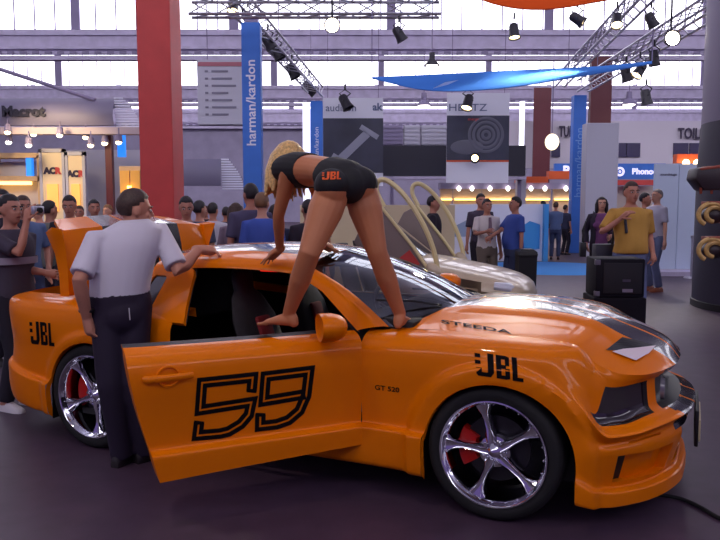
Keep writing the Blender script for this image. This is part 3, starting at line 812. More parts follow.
def person(loc, h, yaw, skin, top, bottom, hair, hands=((.0, 0, 0), (0, 0, 0)), sleeve='short', style='short', shoes=None, build=1., belly=0., lean=0., turn=0., nod=0., step=.0,
           label='', group=None, voxel=.016, jacket=None, detail=True, female=False, hem=.90, feat=True, handdir=None, pole=None, coat=None):
    """a clothed standing figure; hands are wrist targets (right, left) in the local frame for a 1.75 m figure facing -Y"""
    s = h/1.75
    root = empty('person', loc, yaw, label, 'person', group)
    L = lambda x, y, z: V(x, y, z)*s
    bend = Matrix.Rotation(lean, 3, 'X')          # lean forward from the hips
    piv = L(0, 0, .92)
    U = lambda x, y, z: piv+bend @ (L(x, y, z)-piv)
    bw = build
    def torso(mb, infl, z0=.86, z1=1.5, fem=female):
        rings = []
        zs = np.linspace(z0, z1, 15)
        T = pchip([t[0] for t in TORSO], np.array([t[1:] for t in TORSO]), zs)
        for z, (rx, ry, yo) in zip(zs, T):
            rx *= bw*(.92 if fem and z > 1.15 else 1)*(.9 if fem and 1.02 < z < 1.15 else 1); ry = ry*(.5+.5*bw)+(belly*.09*math.exp(-((z-1.06)/.15)**2))
            yy = yo-(belly*.06*math.exp(-((z-1.06)/.15)**2))
            k = .8 if z < 1.42 else .6
            rings.append([U((rx+infl)*cos(a)*abs(cos(a))**-.12 if abs(cos(a)) > .05 else (rx+infl)*cos(a), yy+(ry+infl)*sin(a), z) for a in np.linspace(.001, 2*pi+.001, 20, endpoint=False)])
        mb.loft(rings)
        if fem:
            for sg in (-1, 1): mb.ell(U(sg*.075, -.10, 1.27), ((.06+infl)*s, (.055+infl)*s, (.06+infl)*s), 12, 8)
    hipx = .092
    legs = []
    for sg, st in ((-1, step), (1, -step)):
        A = L(sg*(.105+.0*abs(st)), .02-st*.55, .085); Hp = L(sg*hipx, 0, .90); K, A = ik(Hp, A, .425*s, .41*s, V(0, -1, 0))
        legs.append((sg, Hp, K, A))
    arms = []
    for q, sg in enumerate((-1, 1)):
        Sh = U(sg*.172*bw*(.92 if female else 1), .01, 1.415); t = hands[q]
        Wt = U(sg*.25*bw, -.02, .84) if tuple(t) == (0, 0, 0) else L(*t)
        E, W = ik(Sh, Wt, .285*s, .26*s, pole or V(sg*.45, 1, -.25))
        arms.append((sg, Sh, E, W))
    Rh = Matrix.Rotation(turn, 3, 'Z') @ Matrix.Rotation(nod+lean*.3, 3, 'X')
    NB = U(0, .012, 1.47); C = NB+(bend @ V(0, -.012, .155*1))*s+V(0, -.0, 0)
    # body: one continuous skin
    b = MB(); hs = s*1.02
    head_mb(b, C, Rh, hs); b.limb([U(0, .014, 1.42), C+Rh @ V(0, .015, -.06)*s], [.056*s, .05*s], 14)
    torso(b, -.012)
    for sg, Hp, K, A in legs: b.limb([Hp, Hp.lerp(K, .5), K, K.lerp(A, .3), A], [.083*s, .07*s, .05*s, .052*s, .034*s], 12); b.limb([A+L(0, .03, -.03), A+L(0, -.05, -.045), A+L(0, -.12, -.06)], [.035*s, .036*s, .026*s], 10)
    ex = MB()
    for q, (sg, Sh, E, W) in enumerate(arms):
        b.limb([U(sg*.12*bw, .01, 1.40), Sh, Sh.lerp(E, .5), E, E.lerp(W, .3), W], [.05*s, .05*s, .043*s, .036*s, .037*s, .026*s], 10)
        d = (W-E).normalized(); n = V(-sg, -.2, 0)
        if handdir and handdir[q]: d = V(*handdir[q]).normalized(); n = V(-sg*.6, 0, -1)
        hand(ex, W, d, n, s*.95, .45, sg)
    ob = remeshed(b, 'body', skin, root, voxel*s, 2); ob['_x'] = 1
    EXTRA[ob.name] = ex
    # clothes
    c = MB(); torso(c, .012, hem, 1.475)
    for sg, Sh, E, W in arms:
        end = {'short': Sh.lerp(E, .82), 'long': W.lerp(E, .04), 'none': Sh.lerp(E, .15)}[sleeve]
        pts = [U(sg*.11*bw, .01, 1.41), Sh, Sh.lerp(E, .5)]; rr = [.056*s, .062*s, .060*s]
        if sleeve == 'long': pts += [E, E.lerp(W, .5), end]; rr += [.054*s, .048*s, .036*s]
        elif sleeve == 'short': pts += [end]; rr += [.062*s]
        c.tube(pts, rr, 14)
    remeshed(c, jacket or ('shirt' if sleeve != 'none' else 'top'), top, root, voxel*s, 1)
    if coat:                                      # an open jacket
        j = MB(); rows = []
        T = pchip([t[0] for t in TORSO], np.array([t[1:] for t in TORSO]), np.linspace(.84, 1.46, 10))
        for z, (rx, ry, yo) in zip(np.linspace(.84, 1.46, 10), T):
            rows.append([U((rx*bw*.95+.032)*cos(a), yo+(ry+.034)*sin(a), z) for a in np.linspace(radians(-55), radians(235), 18)])
        j.loft(rows, closed=False)
        for sg, Sh, E, W in arms: j.tube([U(sg*.11*bw, .01, 1.42), Sh, Sh.lerp(E, .5), E, E.lerp(W, .5), W.lerp(E, .1)], [.06*s, .07*s, .067*s, .06*s, .054*s, .045*s], 14)
        j.build('jacket', coat, root, solid=.008, angle=80)
    tr = MB()
    rings = []
    for z, rx, ry in ((.80, .155, .112), (.88, .172, .124), (.95, .166, .122), (1.02, .158, .116)):
        rings.append([L((rx*bw+.008)*cos(a), (ry*(.5+.5*bw)+.006+belly*.03)*sin(a)-belly*.02, z) for a in np.linspace(0, 2*pi, 18, endpoint=False)])
    tr.loft(rings)
    for sg, Hp, K, A in legs: tr.tube([Hp+L(0, 0, .03), Hp.lerp(K, .5), K, K.lerp(A, .5), A+L(0, 0, .0)], [.098*s, .086*s, .07*s, .068*s, .064*s], 14)
    remeshed(tr, 'trousers', bottom, root, voxel*s, 1)
    hair_mb(C, Rh, hs, style).build('hair', hair, root, angle=180)
    for sg, Hp, K, A in legs:
        sh = MB(); sh.loft([[A+L(w*cos(a), y, zb if sin(a) < 0 else zb+zz*sin(a)) for a in np.linspace(0, 2*pi, 14, endpoint=False)] for y, w, zz, zb in ((.075, .028, .07, -.085), (.05, .037, .09, -.085), (.0, .039, .10, -.085), (-.07, .044, .075, -.085), (-.13, .046, .055, -.085), (-.175, .034, .04, -.085), (-.19, .015, .025, -.085))])
        sh.build('shoe', shoes or MATS['shoe_dark'], root, angle=60)
    if feat: face(root, C, Rh, hs, EYE_M, LIP, hair)
    return root
EXTRA = {}
_fin = finalize
def finalize():
    names = [o.name for o in PENDING]
    _fin()
    for n in names:
        if n in EXTRA:
            o = bpy.data.objects[n]; ex = EXTRA.pop(n); m2 = ex.mesh('x')
            bm = bmesh.new(); bm.from_mesh(o.data); bm.from_mesh(m2); bmesh.ops.recalc_face_normals(bm, faces=bm.faces)
            for f in bm.faces: f.smooth = True
            bm.to_mesh(o.data); bm.free(); bpy.data.meshes.remove(m2)
            if '_x' in o: del o['_x']
mat('shoe_dark', (30, 24, 26), rough=.5)

# ---------------------------------------------------------------- the woman on the car
skinw = mat('skin_tanned', (184, 116, 78), rough=.5, spec=.35); blackcloth = mat('black_jersey', (16, 14, 20), rough=.75)
blonde = mat('blonde_hair', (205, 165, 105), rough=.5, noise=.35, scale=60)
def proj(p):
    z = p.z-EYE; d = p.y*cos(PITCH)-z*sin(PITCH); u = p.y*sin(PITCH)+z*cos(PITCH)
    return 360+FOC*p.x/d, 270-FOC*u/d
wroot = empty('person', carw(-.85, -.85, .93), 0, 'blonde woman in black shorts and top standing on the orange car, leaning on its roof', 'person')
WO = -Vector(wroot.location)
fl_, _n, _r = shoot(BD, 279, 337.5)
footL = V(fl_.x, fl_.y, 0)+V(0, .03, .968); footR = carw(-.555, -.74, .945)
def W_(p): return p+WO
hipc = V(-.075, 3.93, 1.705)
spine = V(-.60, .78, .12).normalized(); across = V(.80, .60, -.05).normalized()
hL, hR = at(331, 196, 3.86), at(361, 193, 3.98)
kL, kR = at(309, 254, 3.72), at(377, 252, 3.93)
aL, aR = at(289, 320, footL.y), at(400, 318, footR.y)
aL.z = footL.z+.085; aR.z = footR.z+.08
shL, shR = at(289, 173, 4.20), at(314, 178, 4.46)
handL, handR = carw(-1.46, -.63, 1.312), carw(-1.25, -.32, 1.335)
wrL, wrR = handL+V(.035, -.07, .05), handR+V(-.04, -.07, .05)
neck = at(291, 165, 4.36); headc = at(290, 163, 4.49)
wb = MB()
def chain(mb, pts, rs, n=14, f=1.): mb.limb([W_(p) for p in pts], [r*f for r in rs], n)
def legpts(h, k, a): return [h, h.lerp(k, .28), h.lerp(k, .62), k, k.lerp(a, .2), k.lerp(a, .42), k.lerp(a, .75), a]
LR = [.092, .093, .075, .056, .056, .057, .042, .034]
for h, k, a in ((hL, kL, aL), (hR, kR, aR)): chain(wb, legpts(h, k, a), LR, 16)
# calf and buttocks
for h, k, a in ((hL, kL, aL), (hR, kR, aR)): wb.limb([W_(k.lerp(a, .15)+V(0, -.012, 0)), W_(k.lerp(a, .42)+V(0, -.014, 0))], [.04, .047], 12)
for h, sx in ((hL, -1), (hR, 1)): wb.ell(W_(h+V(sx*-.004, -.03, .035)), (.084, .094, .094), 16, 12)
pel = at(346, 182, 3.95); wst = at(327, 172, 4.08); chs = at(300, 170, 4.27)
def torso_rings(extra=0., lo=0., hi=1.):
    keys = [(at(349, 192, 3.90), .122, .10), (pel, .134, .104), (at(337, 177, 4.01), .128, .095), (wst, .112, .083), (at(314, 171, 4.17), .125, .09), (chs, .140, .098), (at(291, 170, 4.33), .135, .085), (at(286, 169, 4.38), .09, .062)]
    rings = []; T = np.linspace(lo, hi, 14)*(len(keys)-1)
    D = pchip(np.arange(len(keys)), np.array([(*k[0], k[1], k[2]) for k in keys]), T)
    for i in range(len(D)):
        p = V(*D[i, :3]); t = V(*(D[min(i+1, len(D)-1), :3]-D[max(i-1, 0), :3])).normalized()
        a = (across-t*across.dot(t)).normalized(); b = t.cross(a)
        rings.append([W_(p+a*((D[i, 3]+extra)*cos(q))+b*((D[i, 4]+extra)*sin(q))) for q in np.linspace(0, 2*pi, 20, endpoint=False)])
    return rings
wb.loft(torso_rings())
for sh, wr, pole in ((shL, wrL, V(-.5, -.6, .1)), (shR, wrR, V(.6, .2, 0))):
    kk = (wr-sh).length/.515*1.012; E, W2 = ik(sh, wr, .27*kk, .245*kk, pole)
    chain(wb, [chs.lerp(sh, .75), sh, sh.lerp(E, .5), E, E.lerp(W2, .3), W2], [.06, .058, .043, .035, .036, .024], 12)
    if sh is shL: wrL = W2
    else: wrR = W2
hand(wb, W_(wrL), handL+V(-.03, -.03, -.0)-wrL, V(0, 0, -1), .92, .22, 1, .35)
hand(wb, W_(wrR), handR+V(.06, .02, -.005)-wrR, V(0, 0, -1), .92, .15, -1, .25)
chain(wb, [chs.lerp(neck, .5), neck, headc+V(.02, -.05, -.03)], [.06, .05, .048], 12)
RW = Matrix.Rotation(radians(150), 3, 'Z') @ Matrix.Rotation(radians(25), 3, 'X')
head_mb(wb, W_(headc), RW, .97)
def foot(mb, a, d, s=1.):
    d = V(d.x, d.y, 0).normalized(); t = V(-d.y, d.x, 0); z0 = a.z-.08
    P = lambda u, w, z: W_(V(a.x, a.y, z0)+d*u*s+t*w*s+V(0, 0, z))
    mb.limb([W_(a), P(-.025, 0, .04), P(-.03, 0, .026)], [.034, .032, .026], 12)
    mb.loft([[P(u, w*cos(q), .008+zt*(.5+.5*sin(q))) for q in np.linspace(0, 2*pi, 14, endpoint=False)] for u, w, zt in ((-.055, .015, .03), (-.045, .028, .05), (-.01, .032, .07), (.05, .036, .062), (.11, .043, .04), (.145, .043, .028))])
    for k, (w, L, r) in enumerate(((.028, .05, .0115), (.008, .048, .009), (-.009, .042, .0085), (-.024, .034, .008), (-.036, .026, .0075))):
        mb.limb([P(.13, w, .015), P(.15, w, .016), P(.145+L*.8, w, .011)], [r, r, r*.85], 8)
foot(wb, aL, V(-.9, .35, 0), .95); foot(wb, aR, V(.35, .9, 0), .95)
wbody = remeshed(wb, 'body', skinw, wroot, .0062, 3)
# shorts
ws = MB()
for h, k, sx in ((hL, kL, -1), (hR, kR, 1)):
    ws.ell(W_(h+V(sx*.0, .015, .05)), (.094, .104, .085), 16, 12); ws.ell(W_(h+V(sx*-.004, -.032, .058)), (.091, .10, .086), 16, 12)
ws.loft(torso_rings(.013, .0, .37)); ws.ell(W_(at(349, 185, 3.90)), (.10, .10, .10), 16, 12)
shorts = remeshed(ws, 'shorts', blackcloth, wroot, .007, 2)
wt = MB(); wt.loft(torso_rings(.008, .60, .86))
for sh in (shL, shR): chain(wt, [chs+V(0, 0, .06), chs.lerp(neck, .8)+V(0, 0, .035), neck.lerp(sh, .25)+V(0, 0, .03)], [.03, .036, .03], 12)
wtop = remeshed(wt, 'top', blackcloth, wroot, .007, 2)
# hair falling forward over the left shoulder
wh = MB(); cap = hair_mb(W_(headc), RW, 1.02, 'long'); wh.add(cap.v, cap.f)
random.seed(3)
for k in range(34):
    u = k/33; px = 275+25*u+random.uniform(-2, 2); top_ = at(283+13*u, 151+6*abs(u-.4), 4.45-.1*u); yb = 4.40-.05*u
    mid1 = at(px+2, 158, yb-.02); mid2 = at(px-2+3*u, 176+random.uniform(-3, 3), yb-.02); end = at(px+1+4*u, 200-12*u+random.uniform(-7, 7), yb+.03)
    wh.limb([W_(top_), W_(mid1), W_(mid2), W_(end)], [.018, .020, .016, .004], 7)
wh.build('hair', blonde, wroot, angle=180)
finalize()
MW = Matrix.Translation(wroot.location)
orangeprint = mat('orange_print', (225, 90, 25), rough=.7)
decal('shorts_print', jbl(322.5, 172.5, 18, 7.5, -.05, -.03), bvh(shorts, MW), MW, shorts, orangeprint, .004, 'orange JBL print')
pp = ribbon([(309, 161), (316, 159), (324, 161), (316, 164), (311, 164)], 1.6)
decal('top_print', pp, bvh(wtop, MW), MW, wtop, orangeprint, .004, 'orange print')

# ---------------------------------------------------------------- the man in the white shirt with a hand on the roof
skinm = mat('skin_light', (188, 130, 108), rough=.55, spec=.3); whitecloth = mat('white_cotton', (205, 200, 214), rough=.85, bump=.12, scale=9)
navy = mat('navy_trousers', (32, 20, 44), rough=.8); brownhair = mat('brown_hair', (62, 42, 36), rough=.6, noise=.3, scale=80)
MY = 4.46
mroot = empty('person', ground(122, 463), 0, 'man in white short-sleeved shirt and dark trousers beside the car, hand on its roof', 'person')
MO = -Vector(mroot.location)
q_ = lambda px, py, Y: at(px, py, Y)+MO
M_ = lambda p: p+MO
mhL, mhR = q_(107, 305, MY-.02), q_(135, 305, MY+.02)
mkL, mkR = q_(110, 385, MY-.06), q_(134, 382, MY+.0)
maL, maR = V(mhL.x+.055, -.02, .09), V(mhR.x+.02, .05, .09)
msL, msR = q_(95, 240, MY-.06), q_(160, 232, MY+.16)
mchest = q_(127, 243, MY+.04)
mwr = carw(-2.02, -.66, 1.345); mtop = carw(-1.97, -.60, 1.325)
mb_ = MB(); mcl = MB(); mtr = MB()
def mt_rings(ex, z0, z1):
    keys = [(q_(121, 318, MY), .150, .12), (q_(120, 296, MY), .165, .125), (q_(122, 270, MY+.01), .180, .13), (q_(126, 247, MY+.03), .198, .128), (q_(130, 232, MY+.05), .185, .105), (q_(133, 224, MY+.06), .12, .08), (q_(135, 218, MY+.065), .062, .06)]
    D = pchip(np.arange(7), np.array([(*k[0], k[1], k[2]) for k in keys]), np.linspace(z0, z1, 16)); a = V(.93, .33, .06).normalized(); b = V(-.33, .93, 0)
    return [[V(*d[:3])+a*(d[3]+ex)*cos(q)+b*(d[4]+ex)*sin(q) for q in np.linspace(0, 2*pi, 22, endpoint=False)] for d in D]
mb_.loft(mt_rings(-.012, 0, 6))
hc = q_(136, 211, MY+.08); RM = Matrix.Rotation(radians(122), 3, 'Z') @ Matrix.Rotation(radians(6), 3, 'X')
head_mb(mb_, hc, RM, 1.03); mb_.limb([q_(131, 226, MY+.06), hc+V(-.005, -.02, -.05)], [.062, .055], 14)
for h, k, a in ((mhL, mkL, maL), (mhR, mkR, maR)):
    mb_.limb([h, h.lerp(k, .5), k, k.lerp(a, .3), a], [.09, .075, .055, .055, .038], 14)
    mtr.tube([h+V(0, 0, .06), h, h.lerp(k, .5), k, k.lerp(a, .5), a+V(0, 0, -.04)], [.10, .106, .094, .078, .074, .07], 18)
    mb_.limb([a+V(0, 0, 0), a+V(.05, .1, -.05)], [.036, .03], 10)
mE, mW2 = ik(msR, M_(mwr), .31, .265, V(.3, -.6, -.8))
mEl, mWl = ik(msL, q_(87, 318, MY-.12), .285, .26, V(-.15, -1, 0))
for sh, e, w in ((msR, mE, mW2), (msL, mEl, mWl)):
    mb_.limb([mchest.lerp(sh, .7), sh, sh.lerp(e, .5), e, e.lerp(w, .3), w], [.055, .055, .048, .042, .043, .030], 12)
    mcl.tube([mchest.lerp(sh, .55), sh, sh.lerp(e, .5), sh.lerp(e, .86)], [.074, .069, .068, .071], 16)
hand(mb_, mW2, M_(mtop)-mW2+V(.10, .02, 0), V(0, .0, -1), 1.05, .5, 1)
hand(mb_, mWl, V(.18, .12, -1), V(.6, .5, 0), 1.05, .6, -1)
mbody = remeshed(mb_, 'body', skinm, mroot, .0075, 2)
mcl.loft(mt_rings(.012, .95, 5.35))
mshirt = remeshed(mcl, 'shirt', whitecloth, mroot, .011, 2)
col = MB(); cr = [[V(*p) for p in r] for r in mt_rings(.008, 5.2, 5.75)]
mcol = MB(); mcol.loft([cr[0], cr[-1], [p+(p-sum(cr[-1], V(0, 0, 0))/22)*.12+V(0, 0, -.012) for p in cr[8]]], cap=False); mcol.build('collar', whitecloth, mshirt)
mtr.loft(mt_rings(.014, .0, 1.15)); mtr.ell(q_(121, 312, MY-.0), (.168, .145, .15), 18, 12); mtro = remeshed(mtr, 'trousers', navy, mroot, .012, 2)
be = MB(); be.loft([*mt_rings(.012, .92, 1.08)][::5]); be.build('belt', black, mroot)
tg = MB(); tg.tube([q_(129, 308, MY-.175), q_(130, 320, MY-.175)], .0035, 6); tg.build('pocket_pen', mat('pen_white', (190, 185, 190)), mtro)
hair_mb(hc, RM, 1.05).build('hair', brownhair, mroot, angle=180)
face(mroot, hc, RM, 1.03, EYE_M, LIP, brownhair)
wa = MB(); wa.tube([mWl+V(0, 0, .045)+V(.036*cos(a), .036*sin(a), 0) for a in np.linspace(0, 2*pi, 18, endpoint=False)], .012, 8, closed=True); wa.build('wristwatch', black, mroot)
for a, d in ((maL, V(.35, .93, 0)), (maR, V(.6, .8, 0))):
    t = V(-d.y, d.x, 0); sh = MB()
    sh.loft([[V(a.x, a.y, 0)+d*u+t*w*cos(q)+V(0, 0, max(0, zz*(.25+.75*sin(q)))) for q in np.linspace(0, 2*pi, 14, endpoint=False)] for u, w, zz in ((-.075, .03, .07), (-.05, .04, .10), (.0, .042, .11), (.08, .047, .08), (.15, .048, .055), (.20, .036, .04), (.215, .015, .025))])
    sh.build('shoe', MATS['shoe_dark'], mroot, angle=60)
finalize()
# ================================================================ the hall
lav = mat('steel_grey', (196, 186, 212), rough=.6, noise=.12, scale=2.); lavd = mat('steel_shade', (140, 130, 160), rough=.65)
floorm = mat('dark_carpet', (70, 52, 70), rough=.5, spec=.45, noise=.16, scale=6., bump=.05)
fm_ = MB(); fm_.add([(-40, -12, 0), (40, -12, 0), (40, 66, 0), (-40, 66, 0)], [(0, 1, 2, 3)]); tag(fm_.build('floor', floorm, smooth=False), kind='structure')
wm_ = mat('hall_wall', (150, 142, 165), rough=.8, noise=.1, scale=1.)
def structure(mb, name, m, **k): return tag(mb.build(name, m, smooth=False, **k), kind='structure')
w_ = MB(); w_.box((0, 66.1, 6.8), (80, .2, 13.8)); structure(w_, 'wall_back', wm_)
for nm, x in (('wall_left', -40.1), ('wall_right', 40.1)):
    w_ = MB(); w_.box((x, 27, 6.8), (.2, 78, 13.8)); structure(w_, nm, wm_)
c_ = MB(); c_.box((0, 27, 13.75), (80, 78, .2))
structure(c_, 'ceiling', mat('roof_deck', (176, 172, 190), rough=.8))
sky = glow('daylight_glass', (246, 244, 255), 3.4)
n_ = 0
for D in (-10, 6, 21, 36, 52.5, 65.5):
    n_ += 1
    g = MB(); x0, x1 = -39.9, 39.9
    z0, z1 = (8.55, 9.95) if D < 60 else (8.3, 9.9)
    g.box((0, D, z1-.12), (79.8, .5, .24)); g.box((0, D, (z0+z1)/2+.1), (79.8, .12, z1-z0-.35)); g.box((0, D, z0+.1), (79.8, .4, .2)); g.box((0, D-.28, z0+.55), (79.8, .1, .12))
    for k in range(0, 134): g.box((-39.6+k*.6, D-.24, z0+.32), (.32, .05, .14), mi=1)
    structure(g, 'trim_%d' % n_, [lav, lavd])
    w_ = MB(); w_.box((0, D+.05, 11.85), (79.6, .06, 3.6)); 
    for k in range(-5, 6): w_.box((k*7.6+1.5, D, 11.85), (.42, .2, 3.7), mi=1)
    for k in range(-40, 41): w_.box((k*.98, D+.0, 11.85), (.05, .1, 3.7), mi=1)
    w_.box((0, D, 11.9), (79.6, .14, .07), mi=1)
    structure(w_, 'window_%d' % n_, [sky, lavd])

# ---------------------------------------------------------------- columns and banners
redm = mat('red_panel', (200, 66, 62), rough=.55, noise=.08, scale=3.); wine = mat('dark_red_steel', (92, 26, 38), rough=.5)
bluem = mat('blue_panel', (52, 112, 205), rough=.5, noise=.05, scale=3.); whitem = mat('white_panel', (225, 225, 238), rough=.5); lightgrey = mat('pale_grey_panel', (188, 186, 200), rough=.6)
def pxX(px, Y, z=1.64):
    """world x that shows at column px for a point at distance Y and height z"""
    d = Y*cos(PITCH)-(z-EYE)*sin(PITCH); return (px-360)/FOC*d
def column(name, px0, px1, Y, dep, z1, m, label, cat='column', z0=0., ref=1.64):
    xa, xb = pxX(px0, Y, ref), pxX(px1, Y, ref)
    r = empty(name, ((xa+xb)/2, Y+dep/2, z0), 0, label, cat)
    b = MB(); b.box((0, 0, (z1-z0)/2), (xb-xa, dep, z1-z0)); b.build('shaft', m, r, smooth=False, bevel=.012, bseg=1)
    return r, xb-xa
r, w = column('pillar', 141, 174, 10.4, .62, 8.4, redm, 'tall red square pillar rising behind the man in the white shirt')
p_ = MB(); p_.box((0, 0, .06), (w+.1, .72, .12)); p_.build('plinth', wine, r, smooth=False)
r, w = column('banner_column', 243.5, 262, 15.3, .30, 5.35, bluem, 'tall blue column lettered harman/kardon standing behind the crowd', 'column')
text('harman/kardon', .27, whitem, r, (.0, -.155, 3.72), (pi/2, -pi/2, 0), .004, 1.06, weight=.004)
p_ = MB(); p_.box((0, 0, 5.4), (w*.7, .2, .12)); p_.build('cap', lavd, r, smooth=False)
r, w = column('banner_column', 311, 323, 26, .35, 5.25, bluem, 'blue column with a glowing white edge left of the amplifier poster', 'column')
text('harman/kardon', .22, whitem, r, (0, -.18, 3.6), (pi/2, -pi/2, 0), .004, 1.1)
p_ = MB(); p_.box((-w/2-.16, .1, 2.7), (.26, .2, 5.0)); p_.build('light_box', glow('lightbox_white', (235, 235, 255), 1.1), r, smooth=False)
r, w = column('banner_column', 571.5, 584, 24.3, .35, 5.2, bluem, 'slim blue column beside the pale grey partition', 'column')
text('harman/kardon', .34, mat('pale_blue_letter', (120, 165, 225)), r, (0, -.18, 3.0), (pi/2, -pi/2, 0), .004, 1.1)
r, w = column('pillar', 585, 617, 22.5, .5, 4.1, lightgrey, 'broad pale grey pillar between blue column and woman in purple', 'pillar')
r, w = column('steel_column', 534, 546, 44.6, .45, 8.6, wine, 'dark red steel column behind the speaker poster', 'column')
b = MB(); b.box((0, -.26, 4.3), (1.05, .06, 8.6)); b.build('flange', wine, r, smooth=False)
r, w = column('steel_column', 591, 609, 35.3, .5, 8.6, wine, 'dark red steel column rising above the pale grey pillar', 'column', ref=5.5)
b = MB(); b.box((0, -.28, 4.3), (1.0, .06, 8.6)); b.build('flange', wine, r, smooth=False)

def poster(name, px0, px1, y0, y1, Y, label):
    a, b = at(px0, y0, Y), at(px1, y1, Y); W, Hh = b.x-a.x, a.z-b.z
    r = empty(name, ((a.x+b.x)/2, Y, b.z), 0, label, 'poster')
    p = MB(); p.box((0, 0, Hh/2), (W, .05, Hh)); p.build('panel', whitem, r, smooth=False)
    c = MB()
    for sg in (-.42, .42): c.tube([(sg*W, 0, Hh), (sg*W, 0, 8.5-b.z)], .012, 5)
    c.build('hanging_wires', lavd, r)
    return r, W, Hh
pic = mat('poster_dark', (52, 54, 74), rough=.45, noise=.35, scale=.9); silverp = mat('print_silver', (150, 152, 170), rough=.5); printgrey = mat('print_grey', (95, 105, 140), rough=.5)
r, W, Hh = poster('hanging_poster', 323, 383, 98, 186, 22, 'hanging poster lettered audison with a silver amplifier picture')
p = MB(); p.box((0, -.03, Hh*.46), (W, .02, Hh*.62)); p.build('picture', pic, r, smooth=False)
p = MB()
for a, b in (((-.62, -.28), (-.16, -.55)), ((.22, .56), (.74, .24)), ((-.36, -.38), (.42, .36))):
    d = Vector((b[0]-a[0], b[1]-a[1])).normalized(); n = Vector((-d.y, d.x))*(.075 if a[0] != -.36 else .12)
    p.prism([(a[0]-n.x, a[1]-n.y), (b[0]-n.x, b[1]-n.y), (b[0]+n.x, b[1]+n.y), (a[0]+n.x, a[1]+n.y)], -.06, -.042, lambda u, v, w: (u, w, v+Hh*.46))
p.build('amplifier_print', silverp, r, smooth=False)
text('audison', .30, printgrey, r, (-W*.20, -.04, Hh*.885)); text('ak', .30, printgrey, r, (W*.40, -.04, Hh*.895), weight=.01)
r, W, Hh = poster('hanging_poster', 447, 508, 93, 183, 22, 'hanging poster lettered HERTZ with a loudspeaker picture and orange line')
p = MB(); p.box((0, -.03, Hh*.50), (W, .02, Hh*.50)); p.build('picture', pic, r, smooth=False)
p = MB()
for q in (.54, .42, .28, .15): p.lathe([(q, -.002), (q-.05, -.012), (q-.09, -.002)], 40, 'Y', (.24, -.04-(.54-q)*.02, Hh*.535))
p.ell((-.32, -.04, Hh*.40), (.5, .006, .22)); p.build('speaker_print', mat('print_speaker', (92, 92, 108), rough=.4), r)
p = MB(); p.box((0, -.035, Hh*.245), (W, .02, .05)); p.build('stripe', mat('print_orange', (215, 90, 50)), r, smooth=False)
text('HERTZ', .30, printgrey, r, (-W*.17, -.04, Hh*.835), xs=1.25)
text('energy', .12, mat('print_red', (200, 50, 50)), r, (-W*.08, -.045, Hh*.71))

r = empty('programme_board', at(228, 125, 19), 0, 'hanging white programme board with red heading behind the blue column', 'sign')
W, Hh = 1.58, 1.62
p = MB(); p.box((.05, 0, Hh/2), (W, .3, Hh)); p.build('board', lightgrey, r, smooth=False)
p = MB(); p.box((.05, -.16, Hh*.93), (W*.96, .02, .10)); p.build('heading', mat('heading_rose', (170, 96, 110)), r, smooth=False)
p = MB()
for k in range(7):
    for a, b in ((-.62, .08), (-.45, .42+.1*(k % 3))): p.box((a+b/2+.08, -.16, Hh*.82-k*.18), (b, .012, .05))
p.build('text_lines', mat('print_dark', (120, 116, 136)), r, smooth=False)
p = MB()
for sg in (-.5, .6): p.tube([(sg, 0, Hh), (sg, 0, 8.6-r.location.z)], .015, 5)
p.build('hanging_wires', lavd, r)

# ---------------------------------------------------------------- fabric sails
def sail(name, top, bot, Y, m, label, bow_=.25, n=24):
    T = catmull(np.arange(len(top)), np.array(top, float), np.linspace(0, len(top)-1, n)); B = catmull(np.arange(len(bot)), np.array(bot, float), np.linspace(0, len(bot)-1, n))
    g = []
    for k in range(n):
        row = []
        for j in range(9):
            f = j/8; px, py = T[k]*(1-f)+B[k]*f; y = Y+1.4*(1-f)+bow_*sin(pi*f)-.6*k/n
            row.append(at(px, py, y))
        g.append(row)
    mb = MB(); mb.grid([[tuple(p) for p in r_] for r_ in g])
    o = mb.build(name, m, None, solid=.012, angle=80); tag(o, label, 'fabric sail'); hw = MB()
    for row in (g[0], g[-1]): hw.tube([row[0], row[0]+Vector((0, 0, 13.6-row[0].z))], .01, 5)
    hw.build('hanging_wires', lavd, o); return o
bs = sail('fabric_sail', [(372, 77), (420, 75), (520, 70), (600, 66), (652, 61)], [(372, 78), (430, 90), (500, 88), (580, 76), (652, 63)], 10, mat('blue_fabric', (72, 128, 214), rough=.9, spec=0.), 'long blue fabric sail stretched under the roof')
tag(sail('fabric_sail', [(455, -26), (520, -22), (620, -16)], [(455, -10), (500, 6), (545, 10), (600, 2), (640, -6)], 9, mat('orange_fabric', (216, 84, 36), rough=.9, spec=0.), 'orange fabric sail hanging above the blue sail'))
ps = MB(); ps.prism([(0, 0), (.16, .08), (.34, .11), (.2, .05)], -.02, 0, lambda u, v, w: (u, w, v)); o = ps.build('sail_print', mat('print_pale', (170, 195, 240)), bs, smooth=False); o.location = at(433, 88.5, 9.95)

